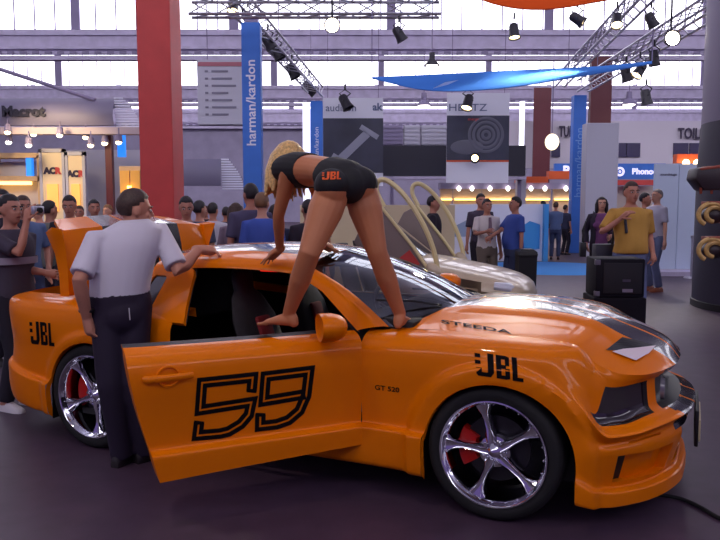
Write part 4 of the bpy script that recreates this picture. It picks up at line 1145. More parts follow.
# ---------------------------------------------------------------- lighting trusses and lamps
alu = mat('aluminium', (190, 188, 200), rough=.35, metal=.8); lampblack = mat('lamp_black', (34, 30, 42), rough=.5)
warm = glow('lamp_warm', (255, 226, 170), 9.); cool = glow('lamp_cool', (255, 246, 235), 9.)
def truss(a, b, w, label, step=.5):
    a, b = Vector(a), Vector(b); d = (b-a).normalized(); u = Vector((0, 0, 1)); s_ = d.cross(u).normalized(); u = s_.cross(d)
    r = empty('lighting_truss', a, 0, label, 'truss'); L = (b-a).length; mb = MB(); lat = MB()
    cs = [s_*w/2+u*w/2, -s_*w/2+u*w/2, -s_*w/2-u*w/2, s_*w/2-u*w/2]
    for c in cs: mb.tube([c, c+d*L], .03, 6)
    n = int(L/step)
    for k in range(n):
        for q in range(4): lat.tube([cs[q]+d*(L*k/n), cs[(q+1) % 4]+d*(L*(k+1)/n)], .014, 5)
    hw = MB()
    for f in (.15, .85):
        q = a+d*L*f+u*w/2
        if q.z < 13.6: hw.tube([q, (q.x, q.y, 13.65)], .012, 5)
    for m__ in (hw,): m__.v = [tuple(Vector(p)-a) for p in m__.v]
    mb.build('chords', alu, r); lat.build('lattice', alu, r); hw.build('hanging_wires', lavd, r)
    return r
c1, c2, c3 = at(243, 8, 15.3), at(318, 92, 26), at(583, 86, 24.3)
def upto(a, b, y=-8):
    a, b = Vector(a), Vector(b)
    for k in range(100):
        q = a.lerp(b, k/100); z = q.z-EYE; d = q.y*cos(PITCH)-z*sin(PITCH)
        if 270-FOC*(q.y*sin(PITCH)+z*cos(PITCH))/d < y: break
    return q
truss(c1, c2, .34, 'diagonal lighting truss running back from the harman/kardon column')
truss(c3, upto(c3, (6.9, 10, 5.6)), .36, 'diagonal lighting truss climbing to the roof above the mustard-shirted man')
truss(at(560, 82, 24.3), upto(at(560, 82, 24.3), (5.2, 10, 5.9)), .3, 'second diagonal truss running above the blue sail')
truss(at(190, 8, 14), at(440, 8, 14), .28, 'level lighting truss under the roof above the woman')
def spot(px, py, Y, aim, label, on=True, sc=1., up=True, group='stage spotlights'):
    p = at(px, py, Y); r = empty('spotlight', p, 0, label, 'spotlight', group); k = Y/727*15*sc   # about fifteen pixels long
    d = Vector(aim).normalized(); M = d.to_track_quat('-Z', 'Y').to_matrix()
    b = MB(); b.lathe([(.001, .5*k), (.22*k, .48*k), (.30*k, .36*k), (.32*k, -.2*k), (.40*k, -.5*k), (.36*k, -.5*k), (.28*k, -.2*k), (.001, -.15*k)], 18)
    b.v = [tuple(M @ Vector(v)) for v in b.v]; b.build('lamp_housing', lampblack, r)
    l = MB(); l.lathe([(.001, -.38*k), (.33*k, -.40*k)], 18); l.v = [tuple(M @ Vector(v)) for v in l.v]; l.build('lens', (warm if on == 'warm' else cool) if on else lampblack, r)
    y = MB()
    if up:
        y.tube([M @ Vector((.36*k, 0, .05*k)), Vector((.36*k, 0, .55*k)), Vector((0, 0, .8*k)), Vector((-.36*k, 0, .55*k)), M @ Vector((-.36*k, 0, .05*k))], .045*k, 6); y.tube([(0, 0, .8*k), (0, 0, 1.15*k)], .07*k, 6)
    y.build('yoke', lampblack, r)
    return r
SP = [(233, 5, 14.6, (0, -.4, -1), 'spotlight hanging first from the left on the level truss', 'warm'), (248, 19, 15.5, (.6, .3, -1), 'spotlight right on top of the harman/kardon column', 0), (268, 42, 17.5, (.6, .2, -1), 'spotlight on the diagonal truss, first behind the harman/kardon column', 0),
      (277, 52, 19, (.5, 0, -1), 'spotlight on the diagonal truss, second behind the harman/kardon column', 0), (292, 71, 21.5, (.6, 0, -1), 'spotlight halfway down the diagonal truss by the harman/kardon column', 0), (309, 88, 25, (.8, 0, -.6), 'spotlight at the far end of the diagonal truss', 0),
      (399, 34, 12, (.6, .1, -1), 'unlit black spotlight hanging alone above the blue sail', 0), (514, 31, 12, (.05, -.25, -1), 'lit spotlight pointing straight down above the blue sail', 'warm'), (577, 19, 11, (.9, -.3, -.7), 'spotlight tilted right with a yellow lens, near the orange sail', 'warm'),
      (617, 20, 11, (-.2, -.6, -1), 'lit spotlight at the truss right of the yellow-lensed one', 'warm'), (651, 20, 10.5, (.5, -.1, -1), 'large black spotlight on the truss near the roof corner', 0), (345, 102, 21, (.5, -.2, -1), 'small black spotlight in front of the audison poster', 0),
      (468, 102, 21, (-.3, -.4, -1), 'small black spotlight in front of the HERTZ poster', 'warm'), (640, 70, 16, (-.7, -.2, -1), 'lit spotlight hanging behind the right end of the blue sail', 'warm'), (654, 58, 17, (.1, 0, -1), 'spotlight pointing straight down beside the bright floodlight', 0),
      (626, 74, 18, (.3, 0, -1), 'unlit spotlight under the truss by the dark red column', 0), (646, 97, 30, (.2, 0, -1), 'small spotlight against the far windows', 0)]
for px, py, Y, aim, lb, on in SP: spot(px, py, Y, aim, lb, on)
flare = glow('flood_bright', (255, 240, 215), 30.)
for px, py, lb in ((332, 25, 'glaring floodlight above the woman on the car'), (673, 38, 'glaring floodlight under the roof at the right truss')):
    p = at(px, py, 13.6); r = empty('floodlight', p, 0, lb, 'floodlight', 'floodlights')
    b = MB(); b.lathe([(.001, .2), (.10, .18), (.15, 0), (.13, 0), (.09, .12), (.001, .13)], 20, 'Y'); b.build('lamp_housing', lampblack, r)
    l = MB(); l.lathe([(.001, .03), (.13, .02)], 20, 'Y'); l.build('lens', flare, r)
    y = MB(); y.tube([(0, .1, .1), (0, .1, 13.6-p.z)], .02, 6); y.build('yoke', lampblack, r)
for px, py, Y, lb in ((424, 106, 34, 'bell-shaped hall lamp hanging between the two posters'), (629, 105, 34, 'bell-shaped hall lamp hanging before the far windows near the dark red column'), (432, 66, 24, 'bell-shaped hall lamp hanging just above the blue sail')):
    p = at(px, py, Y); r = empty('pendant_lamp', p, 0, lb, 'lamp', 'hall pendant lamps'); k = Y/34
    b = MB(); b.lathe([(.001, .62*k), (.12*k, .6*k), (.13*k, .3*k), (.34*k, .05*k), (.36*k, 0), (.33*k, 0), (.12*k, .25*k), (.001, .28*k)], 20); b.build('shade', lavd if Y > 30 else lampblack, r)
    l = MB(); l.ell((0, 0, .03), (.27*k, .27*k, .1*k)); l.build('bulb', cool, r)
    c = MB(); c.tube([(0, 0, .6*k), (0, 0, 8.6-p.z)], .02, 5); c.build('cord', lavd, r)

# ---------------------------------------------------------------- mezzanine wall with lettering, far stands
mz = MB(); a, b = at(486, 121, 46), at(735, 168, 46)
mz.box(((a.x+b.x)/2, 46.2, (a.z+b.z)/2), (b.x-a.x, .4, a.z-b.z)); o = structure(mz, 'wall_mezzanine', mat('mezzanine_wall', (196, 188, 200), rough=.7))
mw = MB(); darkwin = mat('dark_window', (60, 54, 84), rough=.2)
for px0, px1 in ((617, 626), (627, 640), (674, 688), (690, 703), (552, 560)):
    a, b = at(px0, 143, 45.9), at(px1, 157, 45.9); mw.box(((a.x+b.x)/2, 45.95, (a.z+b.z)/2), (b.x-a.x, .12, a.z-b.z))
structure(mw, 'window_7', darkwin)
letter = mat('wall_letters', (52, 40, 66), rough=.6)
for t_, px, py, sz, lb in (('TUNING', 559, 132, .92, 'dark word TUNING on the far wall, mostly behind columns'), ('TOILETTEN', 678, 134, .92, 'dark word on the far wall beginning TOIL')):
    o = text(t_, sz, letter, None, at(px, py, 45.85), (pi/2, 0, 0), .03, .52 if t_ == 'TUNING' else .68, 'wall_lettering', 'LEFT', weight=.02); tag(o, lb, 'lettering')
p = at(432, 128, 40)

def panelbox(name, px0, px1, y0, y1, Y, dep, m, label, cat, **k):
    a, b = at(px0, y0, Y), at(px1, y1, Y); mb = MB(); mb.box(((a.x+b.x)/2, Y+dep/2, (a.z+b.z)/2), (b.x-a.x, dep, a.z-b.z))
    return tag(mb.build(name, m, None, smooth=False, **k), label, cat)
def standing(name, px0, px1, y0, Y, dep, m, label, cat, partname='panel', **k):
    """a box from the floor up to the height seen at y0"""
    a = at(px0, y0, Y); b = at(px1, y0, Y); r = empty(name, ((a.x+b.x)/2, Y+dep/2, 0), 0, label, cat)
    mb = MB(); mb.box((0, 0, a.z/2), (b.x-a.x, dep, a.z)); mb.build(partname, m, r, smooth=False, **k); return r, b.x-a.x, a.z
darkp = mat('dark_fascia', (34, 32, 48), rough=.5); cream = mat('cream_panel', (214, 196, 160), rough=.6); orangep = mat('orange_panel', (222, 92, 38), rough=.55); skyp = mat('sky_blue_panel', (66, 150, 215), rough=.5)
warmglow = glow('warm_lightbox', (255, 205, 130), 1.4); palebox = mat('pale_header', (206, 190, 180), rough=.6)
# dark stand fascia behind the posters
r = empty('stand_fascia', at(440, 185, 24.5), 0, 'long black stand front between the two hanging posters', 'stand front')
a, b = at(380, 146, 24.5), at(524, 176, 24.5); m_ = MB(); m_.box((a.x*.5+b.x*.5-r.location.x, 0, (a.z+b.z)/2-r.location.z), (b.x-a.x, .4, a.z-b.z)); m_.build('panel', darkp, r, smooth=False)
m_ = MB(); m_.box((a.x*.5+b.x*.5-r.location.x, -.1, b.z-r.location.z-.08), (b.x-a.x, .5, .10)); m_.build('shelf_edge', lav, r, smooth=False)
for px in (392, 520):
    m_ = MB(); q = at(px, 176, 24.4); m_.box((q.x-r.location.x, 0, (q.z-.0)/2-r.location.z), (.12, .12, q.z)); m_.build('post', lavd, r, smooth=False)
for px0, px1, lb in ((383, 403, 'grey container stacked on the black stand front, beside the audison poster'), (404, 420, 'tall grey container on the black stand front, middle of three'), (421, 446, 'pale ribbed container on the black stand front, beside the HERTZ poster')):
    a, b = at(px0, 126, 24.7), at(px1-1, 145.8, 24.7); m_ = MB(); m_.box(((a.x+b.x)/2, 24.7, (a.z+b.z)/2), (b.x-a.x, .5, a.z-b.z))
    for k in range(5): m_.box(((a.x+b.x)/2, 24.44, b.z+(a.z-b.z)*(k+.5)/5), (b.x-a.x, .04, .05))
    tag(m_.build('container', lavd if px0 == 383 else lightgrey, None, smooth=False), lb, 'container', 'containers on the black stand front')
# row of lit display headers
for k, (px0, px1, t_) in enumerate(((440, 452, 'M'), (453, 481, 'TIONS'), (482, 517, 'GROUND'), (520, 550, 'SONIC'), (553, 575, 'BAND'))):
    a, b = at(px0, 189, 27), at(px1, 200, 27); r = empty('display_header', ((a.x+b.x)/2, 27, b.z), 0, 'pale lit display header, %s in the row above the white partition' % ('first from the car end', 'second from the car end', 'third, under the poster', 'fourth, behind the blue-shirted man', 'last, beside the blue column')[k], 'display', 'lit display headers')
    m_ = MB(); m_.box((0, 0, (a.z-b.z)/2), (b.x-a.x, .15, a.z-b.z)); m_.build('panel', palebox, r, smooth=False)
    m_ = MB(); m_.box((0, -.12, .02), ((b.x-a.x)*.9, .1, .06)); m_.build('strip_light', glow('strip_warm', (255, 200, 110), 5.), r, smooth=False)
    m_ = MB(); m_.box((0, .1, -b.z/2), ((b.x-a.x)*.96, .1, b.z)); m_.build('back_panel', palebox, r, smooth=False)
a, b = at(440, 183, 26.6), at(592, 189, 26.6); m_ = MB(); m_.box(((a.x+b.x)/2, 26.8, (a.z+b.z)/2), (b.x-a.x, .8, a.z-b.z)); so = tag(m_.build('stand_canopy', lavd, None, smooth=False), 'grey canopy beam carrying small lamps over the lit display headers', 'canopy')
for k, px in enumerate((459, 472, 490, 508, 531, 545, 566, 586)):
    q = at(px, 188.5, 26.3); m_ = MB(); m_.ell(q, (.07, .07, .09), 10, 8); o = m_.build('downlight', cool, None); tag(o, 'tiny round downlight under the grey canopy beam', 'lamp', 'downlights under the canopy beam')
panelbox('sign_box', 517, 548, 176.5, 182.5, 26.2, .4, orangep, 'flat orange sign box over the display headers, left of the blue column', 'sign')
panelbox('sign_box', 549, 570, 171, 179, 28, .4, orangep, 'orange sign box tucked beside the slim blue column', 'sign')
r = empty('shop_sign', at(565, 180, 29), 0, 'blue sign with white letter P left of the slim blue column', 'sign')
a, b = at(552, 163, 29), at(574, 178, 29); m_ = MB(); m_.box((0, 0, .35), (b.x-a.x, .2, a.z-b.z)); m_.build('panel', bluem, r, smooth=False); text('P', .5, glow('sign_white', (235, 235, 255), .75), r, (.0, -.11, .35), weight=.02)
r = empty('shop_sign', at(640, 179, 28), 0, 'blue Phonocar sign behind the mustard-shirted man', 'sign')
a, b = at(612, 163, 28), at(662, 178.5, 28); m_ = MB(); m_.box((0, .1, (a.z-b.z)/2), (b.x-a.x, .2, a.z-b.z)); m_.build('panel', bluem, r, smooth=False)
text('Phonocar', .31, MATS['sign_white'], r, (.28, -.01, .28), align='CENTER', weight=.012)
m_ = MB(); m_.lathe([(.10, -.01), (.18, -.01), (.18, .0)], 20, 'Y', (-.78, 0, .28)); m_.ell((-.78, -.01, .28), (.05, .01, .05)); m_.build('emblem', MATS['sign_white'], r)
panelbox('sign_box', 613, 656, 180, 185, 27.6, .5, redm, 'long red shelf front under the blue Phonocar sign', 'sign')
r, W, Hh = standing('display_wall', 613, 656, 186, 28.4, .2, palebox, 'pale back wall of the stand under the red shelf front', 'wall panel')
panelbox('sign_box', 677, 702, 154, 163, 24, .3, orangep, 'orange lamp-topped sign box above the white partition', 'sign')
for px in (686, 697):
    q = at(px, 163, 23.8); m_ = MB(); m_.ell(q, (.12, .1, .12), 10, 8); tag(m_.build('downlight', warm, None), 'small warm lamp under the orange sign box above the white partition', 'lamp', 'lamps of the orange sign box')
# white partition on the right: two panels
r = empty('partition', (at(680, 262, 17).x, 17, 0), 0, 'tall pale blue-white partition behind the two talking visitors', 'partition')
pw = mat('partition_white', (196, 210, 232), rough=.5)
for px0, px1 in ((654.5, 678.6), (679.4, 703)):
    a, b = at(px0, 164, 17), at(px1, 164, 17); m_ = MB(); m_.box(((a.x+b.x)/2-r.location.x, 0, a.z/2+.06), (b.x-a.x, .06, a.z-.12)); m_.build('panel', pw, r, smooth=False)
m_ = MB(); a, b = at(652, 262, 16.8), at(706, 262, 16.8); m_.box(((a.x+b.x)/2-r.location.x, -.2, .05), (b.x-a.x, .7, .1)); m_.build('plinth', lav, r, smooth=False)
text('soundstage', .085, mat('letter_grey', (110, 110, 135)), r, (-.36, -.04, at(0, 174.5, 17).z))
# white and blue partition in the middle
r, W, Hh = standing('partition', 450, 543, 204, 20.9, .08, whitem, 'white partition with sky-blue wave print behind the three men', 'partition')
m_ = MB(); m_.prism([(.15*W, .35), (.47*W, .35), (.47*W, 1.05), (.36*W, 1.15), (.25*W, .95), (.15*W, 1.0)], -.07, -.05, lambda u, v, w: (u, w, v)); m_.build('wave_print', skyp, r, smooth=False)
m_ = MB(); m_.box((W/2+.06, -.1, Hh/2), (.12, .3, Hh)); m_.build('edge', skyp, r, smooth=False)
m_ = MB(); m_.prism([(-.45*W, .7), (-.12*W, .7), (-.16*W, 1.1), (-.3*W, 1.2), (-.45*W, 1.0)], -.06, -.045, lambda u, v, w: (u, w, v)); m_.build('photo_print', mat('print_palegrey', (150, 165, 190)), r, smooth=False)
# cream wall behind the silver car
r, W, Hh = standing('display_wall', 300, 455, 205, 15.5, .15, cream, 'cream low display wall behind the silver car', 'wall panel')
# round blue carpet
q0, q1 = ground(540, 266), ground(592, 262); m_ = MB(); m_.lathe([(.001, .012), (1.9, .012), (1.92, .0)], 48, 'Z', (ground(548, 268).x, ground(548, 268).y, 0)); tag(m_.build('carpet', mat('sky_blue_carpet', (72, 150, 222), rough=.9), None), 'round sky-blue carpet on the floor right of the silver car', 'carpet')

# upright light tube, globe lamp and small floodlight among the far stands
r = empty('light_tube', at(521, 170, 25), 0, 'tall white light tube standing right of the loudspeaker poster', 'lamp')
m_ = MB(); m_.tube([(0, 0, .05), (0, 0, 2.3)], .09, 12); m_.build('tube', glow('tube_white', (240, 240, 255), 1.6), r); m_ = MB(); m_.box((0, 0, -r.location.z/2), (.3, .3, r.location.z)); m_.build('stand', lightgrey, r, smooth=False)
r = empty('globe_lamp', at(552, 142, 36), 0, 'glowing warm globe lamp beside the word TUNING', 'lamp')
m_ = MB(); m_.ell((0, 0, 0), (.34, .34, .40)); m_.build('globe', glow('globe_warm', (255, 236, 196), 2.2), r); m_ = MB(); m_.tube([(0, 0, .38), (0, 0, 8.6-r.location.z)], .03, 6); m_.build('cord', lavd, r)
r = empty('spotlight', at(475, 158, 21.6), 0, 'bright warm spotlight glaring at the foot of the HERTZ loudspeaker picture', 'spotlight')
m_ = MB(); m_.lathe([(.001, .16), (.12, .14), (.16, 0), (.13, 0), (.001, .05)], 18, 'Y'); m_.build('lamp_housing', lampblack, r); m_ = MB(); m_.lathe([(.001, .02), (.14, .01)], 18, 'Y'); m_.build('lens', glow('lens_warm', (255, 222, 150), 14.), r)
m_ = MB(); m_.tube([(0, .14, 0), (0, .36, .02)], .03, 6); m_.build('bracket', lampblack, r)
# ================================================================ left stand under the grey canopy
louvre = mat('louvre_white', (235, 235, 250), rough=.5); canopyg = mat('canopy_grey', (124, 118, 142), rough=.55)
def canopy(px0, px1, pxe, y0, y1, Y, label, txt=None):
    """curved fascia with a ribbed pale end"""
    a, b, e = at(px0, y0, Y), at(px1, y1, Y), at(pxe, y1, Y); H_ = a.z-b.z
    r = empty('stand_canopy', (b.x, Y, b.z), 0, label, 'canopy'); W = b.x-a.x; m_ = MB()
    prof = [(.0, 0), (-.10, .0), (-.16, H_*.35), (-.10, H_*.7), (.05, H_), (.25, H_)]
    m_.loft([[(x, y, z) for y, z in prof] for x in np.linspace(-W, 0, 12)], closed=False, cap=False); m_.box((-W/2, .5, H_*.9), (W, .8, .05)); m_.build('fascia', canopyg, r, angle=50)
    l = MB(); we = e.x-b.x
    for k in range(13):
        f = k/12; l.add([(0+we*(.05+.95*(1-f)**.0)*0, 0, 0)], [], 0)
        z = H_*(1-f)*.98; x1 = we*(.35+.65*sin(pi/2*min(1, f*1.05)))
        l.box((x1/2, -.05+.1*f, z-.1*f*H_), (x1, .05, H_/13*.72))
    l.build('louvre', louvre, r, smooth=False)
    if txt: text(txt, H_*.50, mat('fascia_letter', (30, 26, 46)), r, (at(28, 112, Y).x-b.x, -.19, H_*.46), (pi/2+.0, 0, 0), .01, 1.05, weight=.012)
    return r, W, H_
r, W, Hh = canopy(-40, 116, 140, 98, 126, 13, 'grey curved stand canopy lettered Macrot with a ribbed pale end', 'Macrot')
for x in (-W*.9, -.25):
    m_ = MB(); m_.box((x, .35, -r.location.z/2), (.12, .12, r.location.z)); m_.build('post', wine if x > -1 else lav, r, smooth=False)
m_ = MB(); m_.box((-W/2+.3, -.1, -.10), (W+.6, .2, .12)); m_.build('lower_beam', mat('beam_pale', (196, 178, 180), rough=.6), r, smooth=False)
canopy(184, 222, 243, 159, 186, 17, 'small grey ribbed canopy with a bright end between the red pillar and the blue column')
tube_ = MB(); tube_.tube([at(-10, 66, 13.2), at(95, 100, 13)], .035, 8); tag(tube_.build('stay_bar', lavd, None), 'thin grey stay bar slanting down to the Macrot canopy', 'bar')
for k, (px, py) in enumerate(((8, 131), (34, 133), (60, 134), (86, 136), (91, 144), (105, 142), (119, 141), (9, 141), (29, 144))):
    p = at(px, py, 12.6+.3*(k % 2)); r = empty('spotlight', p, 0, 'small warm spotlight under the Macrot canopy, %s' % ('at the far edge of the frame', 'second along the beam', 'third along the beam', 'fourth along the beam', 'low one left of the dark red post', 'bright one at the dark red post', 'last one before the red pillar', 'lower one at the edge of the frame', 'lower dim one between first and second')[k], 'spotlight', 'canopy spotlights')
    b = MB(); b.lathe([(.001, .12), (.05, .11), (.065, -.02), (.055, -.02), (.001, .02)], 12); b.tube([(0, 0, .1), (0, 0, .22)], .012, 5); b.build('lamp_housing', lavd, r)
    l = MB(); l.ell((0, -.02, -.02), (.055, .045, .045), 10, 8); l.build('bulb', warm if k < 7 else cool, r)
amber = mat('amber_lit_panel', (236, 178, 84), rough=.6)  # warm light on the cabinet doors, put into their colour
wood = mat('pale_wood', (206, 172, 132), rough=.6, noise=.12, scale=4.)
for k, (px0, px1, y0) in enumerate(((41, 63.5, 149), (67, 84, 152))):
    a, b = at(px0, y0, 13.4), at(px1, y0, 13.4); r = empty('lit_panel', ((a.x+b.x)/2, 13.4, 0), 0, 'lit board with red and black ACR mark, %s' % ('wider one at the shelf' if k == 0 else 'narrower one by the red post'), 'board', 'ACR boards')
    m_ = MB(); m_.box((0, 0, a.z/2), (b.x-a.x, .06, a.z)); m_.build('board', mat('board_pale', (236, 214, 178), rough=.6), r, smooth=False)
    m_ = MB(); m_.box((0, 0, a.z-.03), (b.x-a.x+.05, .1, .07))
    for sg in (-1, 1): m_.box((sg*(b.x-a.x)/2, 0, a.z/2), (.05, .1, a.z))
    m_.build('frame', lightgrey, r, smooth=False)
    text('AC', .15, letter, r, (-.045, -.04, a.z-.40), weight=.012); text('R', .15, redm, r, (.10, -.04, a.z-.40), weight=.012)
    m_ = MB(); m_.box((0, -.05, 1.75), ((b.x-a.x)*.5, .03, .5)); m_.build('lit_patch', glow('amber_pool_glow', (255, 190, 100), .55), r, smooth=False)  # warm light falling on the board, imitated by a faintly glowing slab
r = empty('shelf_unit', (at(20, 200, 13.6).x, 13.6, 0), 0, 'pale wooden shelf unit with a blue strip under the Macrot canopy', 'shelf')
a, b = at(-14, 156, 13.6), at(37, 156, 13.6); W = b.x-a.x; m_ = MB()
for z in (a.z, a.z-.42, a.z-1.2): m_.box((0, 0, z), (W, .4, .09))
for x in (-W/2, W/2): m_.box((x, 0, a.z/2), (.09, .4, a.z))
m_.build('frame', wood, r, smooth=False); m_ = MB(); m_.box((0, .18, a.z-.7), (W, .04, 1.2)); m_.build('back_panel', lightgrey, r, smooth=False)
m_ = MB(); m_.box((W*.28, -.12, a.z-.21), (.10, .1, .34)); m_.build('blue_strip', glow('blue_light', (40, 130, 240), 1.2), r, smooth=False)
m_ = MB(); m_.box((-W*.1, -.05, a.z-.5), (W*.7, .1, .06)); m_.build('shelf_light', MATS['strip_warm'], r, smooth=False)
r = empty('stand_wall', (at(105, 200, 15).x, 15, 0), 0, 'pale stand wall behind the ACR boards', 'wall panel')
a, b = at(-20, 150, 15), at(134, 150, 15); m_ = MB(); m_.box((0, 0, a.z/2), ((b.x-a.x)*.62, .1, a.z)); m_.build('panel', lightgrey, r, smooth=False)
r = empty('amber_cabinet', (at(130, 200, 13).x, 13, 0), 0, 'amber-lit wooden cabinet beside the red pillar', 'cabinet')
a, b = at(119, 166, 13), at(141, 166, 13); W = b.x-a.x; m_ = MB(); m_.box((0, .2, a.z/2), (W, .3, a.z)); m_.build('body', wood, r, smooth=False, bevel=.01)
for sg in (-1, 1):
    m_ = MB(); m_.box((sg*W*.24, .04, a.z-.48), (W*.42, .03, .8)); m_.build('lit_door', amber, r, smooth=False)
m_ = MB(); m_.tube([(0, -.02, a.z-.55), (0, -.02, a.z-.35)], .04, 8); m_.build('lamp', MATS['strip_warm'], r)
p = at(124, 142, 14); m_ = MB(); m_.box((0, 0, .28), (.14, .08, .56)); o = m_.build('light_sign', MATS['blue_light'], None, smooth=False); o.location = at(122, 157, 14); tag(o, 'narrow glowing blue sign near the red pillar', 'sign')

# ================================================================ right pillar with goods, box, bin, cord
slate = mat('slate_column', (46, 40, 60), rough=.6)
r = empty('round_pillar', (6.74, 11.4, 0), 0, 'wide dark round pillar at the edge of the frame, its brighter-lit top painted pale grey', 'pillar')
m_ = MB(); m_.lathe([(1.37, 0), (1.37, 2.2), (1.33, 2.9)], 64); m_.build('lower_shaft', slate, r)
m_ = MB(); m_.lathe([(1.33, 2.9), (1.31, 9.0)], 64); m_.build('upper_shaft', mat('column_lit_grey', (122, 112, 136), rough=.6), r)  # brighter light on the upper column, put into a paler grey
m_ = MB(); m_.lathe([(1.39, 0), (1.39, .10), (1.37, .11)], 64); m_.build('skirting', black, r)
tan_ = mat('tan_leather', (196, 156, 92), rough=.5, noise=.25, scale=14); brick = mat('brick_red_plastic', (150, 66, 46), rough=.5)
for k, (py, lb) in enumerate(((178, 'topmost brown and black car-seat style display piece on the round pillar'), (213, 'middle tan and black looped display piece on the round pillar'), (248, 'lowest tan and red display piece on the round pillar'))):
    p = at(708, py, 10.35); r = empty('display_piece', p, 0, lb, 'display piece', 'goods on the round pillar')
    m_ = MB(); m_.box((.28, .0, .14), (.66, .25, .05)); m_.box((.30, .15, 0), (.06, .3, .3)); m_.build('bracket', brick, r, bevel=.01)
    if k == 0:
        m_ = MB(); m_.prism([(-.25, -.02), (-.22, .13), (.05, .17), (.34, .19), (.34, -.16), (-.12, -.18)], -.16, .16, lambda u, v, w: (u, w, v)); m_.build('body', mat('dark_leather', (44, 30, 34), rough=.45), r, bevel=.03)
        m_ = MB(); m_.prism([(-.20, .13), (.05, .17), (.34, .2), (.34, .15), (.05, .13), (-.18, .10)], -.17, .17, lambda u, v, w: (u, w, v)); m_.build('top_band', brick, r, bevel=.01)
        for x in (-.15, 0, .15):
            m_ = MB(); m_.tube([(x, -.12, -.14), (x+.01, -.1, -.22)], .02, 6); m_.build('strap', brick, r)
    else:
        for q0, rr, xx in ((20, .18, 0), (40, .12, .05)):
            m_ = MB(); m_.tube([(xx+rr*cos(q), -.10, -.02+rr*.85*sin(q)) for q in np.linspace(radians(q0), radians(q0+220), 16)], .034, 8); m_.build('loop', tan_, r)
        m_ = MB(); m_.ell((.08, 0, -.03), (.17, .14, .12), 14, 10); m_.build('body', MATS['dark_leather'], r)
        m_ = MB(); m_.box((.26, -.08, .0), (.09, .16, .34)); m_.build('end_plate', brick, r, bevel=.02)
        m_ = MB(); m_.tube([(.12, -.15, .12), (.2, -.16, -.15)], .03, 8); m_.build('tan_strip', tan_, r)
r = empty('barrier_post', ground(691, 278), 0, 'slim metal barrier post between the white partition and the round pillar', 'post')
m_ = MB(); m_.tube([(0, 0, .02), (0, 0, .92)], .025, 10); m_.build('pole', alu, r); m_ = MB(); m_.lathe([(.001, .03), (.15, .025), (.16, 0)], 24); m_.build('base', alu, r)
m_ = MB(); m_.lathe([(.001, .95), (.04, .94), (.04, .88), (.001, .88)], 12); m_.build('cap', alu, r)
BX = at(617, 258, 6.3)
r = empty('pedestal', (BX.x, 6.35, 0), radians(-4), 'plain black pedestal under the black loudspeaker box', 'pedestal')
m_ = MB(); m_.box((0, 0, .42), (.44, .40, .84)); m_.build('plinth', mat('black_plinth', (16, 11, 22), rough=.7, spec=.2), r, bevel=.008, smooth=False)
r = empty('loudspeaker_box', (BX.x, 6.35, .843), radians(-4), 'black boxy loudspeaker standing on the black pedestal', 'loudspeaker')
m_ = MB(); m_.box((0, 0, .165), (.41, .36, .33)); m_.build('cabinet', mat('black_vinyl', (14, 11, 22), rough=.7, spec=.2), r, bevel=.012)
m_ = MB(); m_.box((.02, -.185, .165), (.32, .014, .26)); m_.build('front_grille', mat('grille_cloth', (20, 16, 26), rough=.8), r, bevel=.004)
m_ = MB(); m_.box((.06, -.194, .06), (.085, .006, .028)); m_.build('badge', mat('badge_grey', (120, 112, 130), rough=.4), r, smooth=False)
m_ = MB(); m_.box((.05, -.194, .145), (.065, .006, .02)); m_.build('badge', mat('badge_dim', (70, 60, 80), rough=.4), r, smooth=False)
m_ = MB()
for sz in (.03, .30): m_.box((-.19, -.165, sz), (.045, .035, .045))
m_.build('corner_guard', mat('corner_metal', (90, 84, 100), rough=.4), r, bevel=.004)
r = empty('litter_bin', (at(526, 260, 11.2).x, 11.2, 0), 0, 'tall black bin standing beside the blue-shirted man', 'bin')
m_ = MB(); m_.loft([[(x*k, y*k, z) for x, y in ((-.14, -.14), (.14, -.14), (.14, .14), (-.14, .14))] for z, k in ((0, .9), (.82, 1.), (.86, 1.04))]); m_.build('body', black, r, smooth=False); m_ = MB(); m_.loft([[(x*k, y*k, z) for x, y in ((-.14, -.14), (.14, -.14), (.14, .14), (-.14, .14))] for z, k in ((.86, 1.06), (.91, 1.0), (.95, .6))]); m_.build('lid', black, r, smooth=False)
m_ = MB(); cp = [ground(640, 494, .012), ground(660, 495, .012), ground(682, 499, .012), ground(702, 508, .012), ground(722, 519, .012), ground(760, 530, .012)]
m_.tube([tuple(q) for q in catmull(np.arange(6), np.array(cp), np.linspace(0, 5, 30))], .011, 8); tag(m_.build('power_cable', rubber, None), 'black cable lying on the floor at the orange car nose', 'cable')

# ================================================================ the silver convertible with its door swung up
silver = mat('silver_paint', (196, 176, 146), rough=.42, metal=.1, coat=.6); interior = mat('car_interior', (70, 62, 62), rough=.7); doorin = mat('door_lining', (128, 112, 106), rough=.6)
sc_ = empty('convertible', (1.50, 9.46, 0), -radians(18), 'silver convertible with its door swung up, behind the orange car', 'car')
ST = [(.78, .30, .42, .30, .52), (.74, .52, .28, .62, .60), (.63, .70, .24, .76, .68), (.40, .80, .22, .84, .76), (.0, .84, .22, .86, .84), (-.5, .85, .20, .88, .92), (-.85, .85, .20, .88, .95), (-1.4, .85, .20, .88, .93), (-2.2, .85, .20, .88, .95), (-2.9, .82, .26, .86, .93), (-3.15, .72, .36, .80, .86), (-3.22, .5, .48, .5, .76)]
xs_ = [q[0] for q in ST][::-1]; D = pchip(xs_, np.array([q[1:] for q in ST[::-1]]), np.linspace(-3.22, .78, 64)); X_ = np.linspace(-3.22, .78, 64)
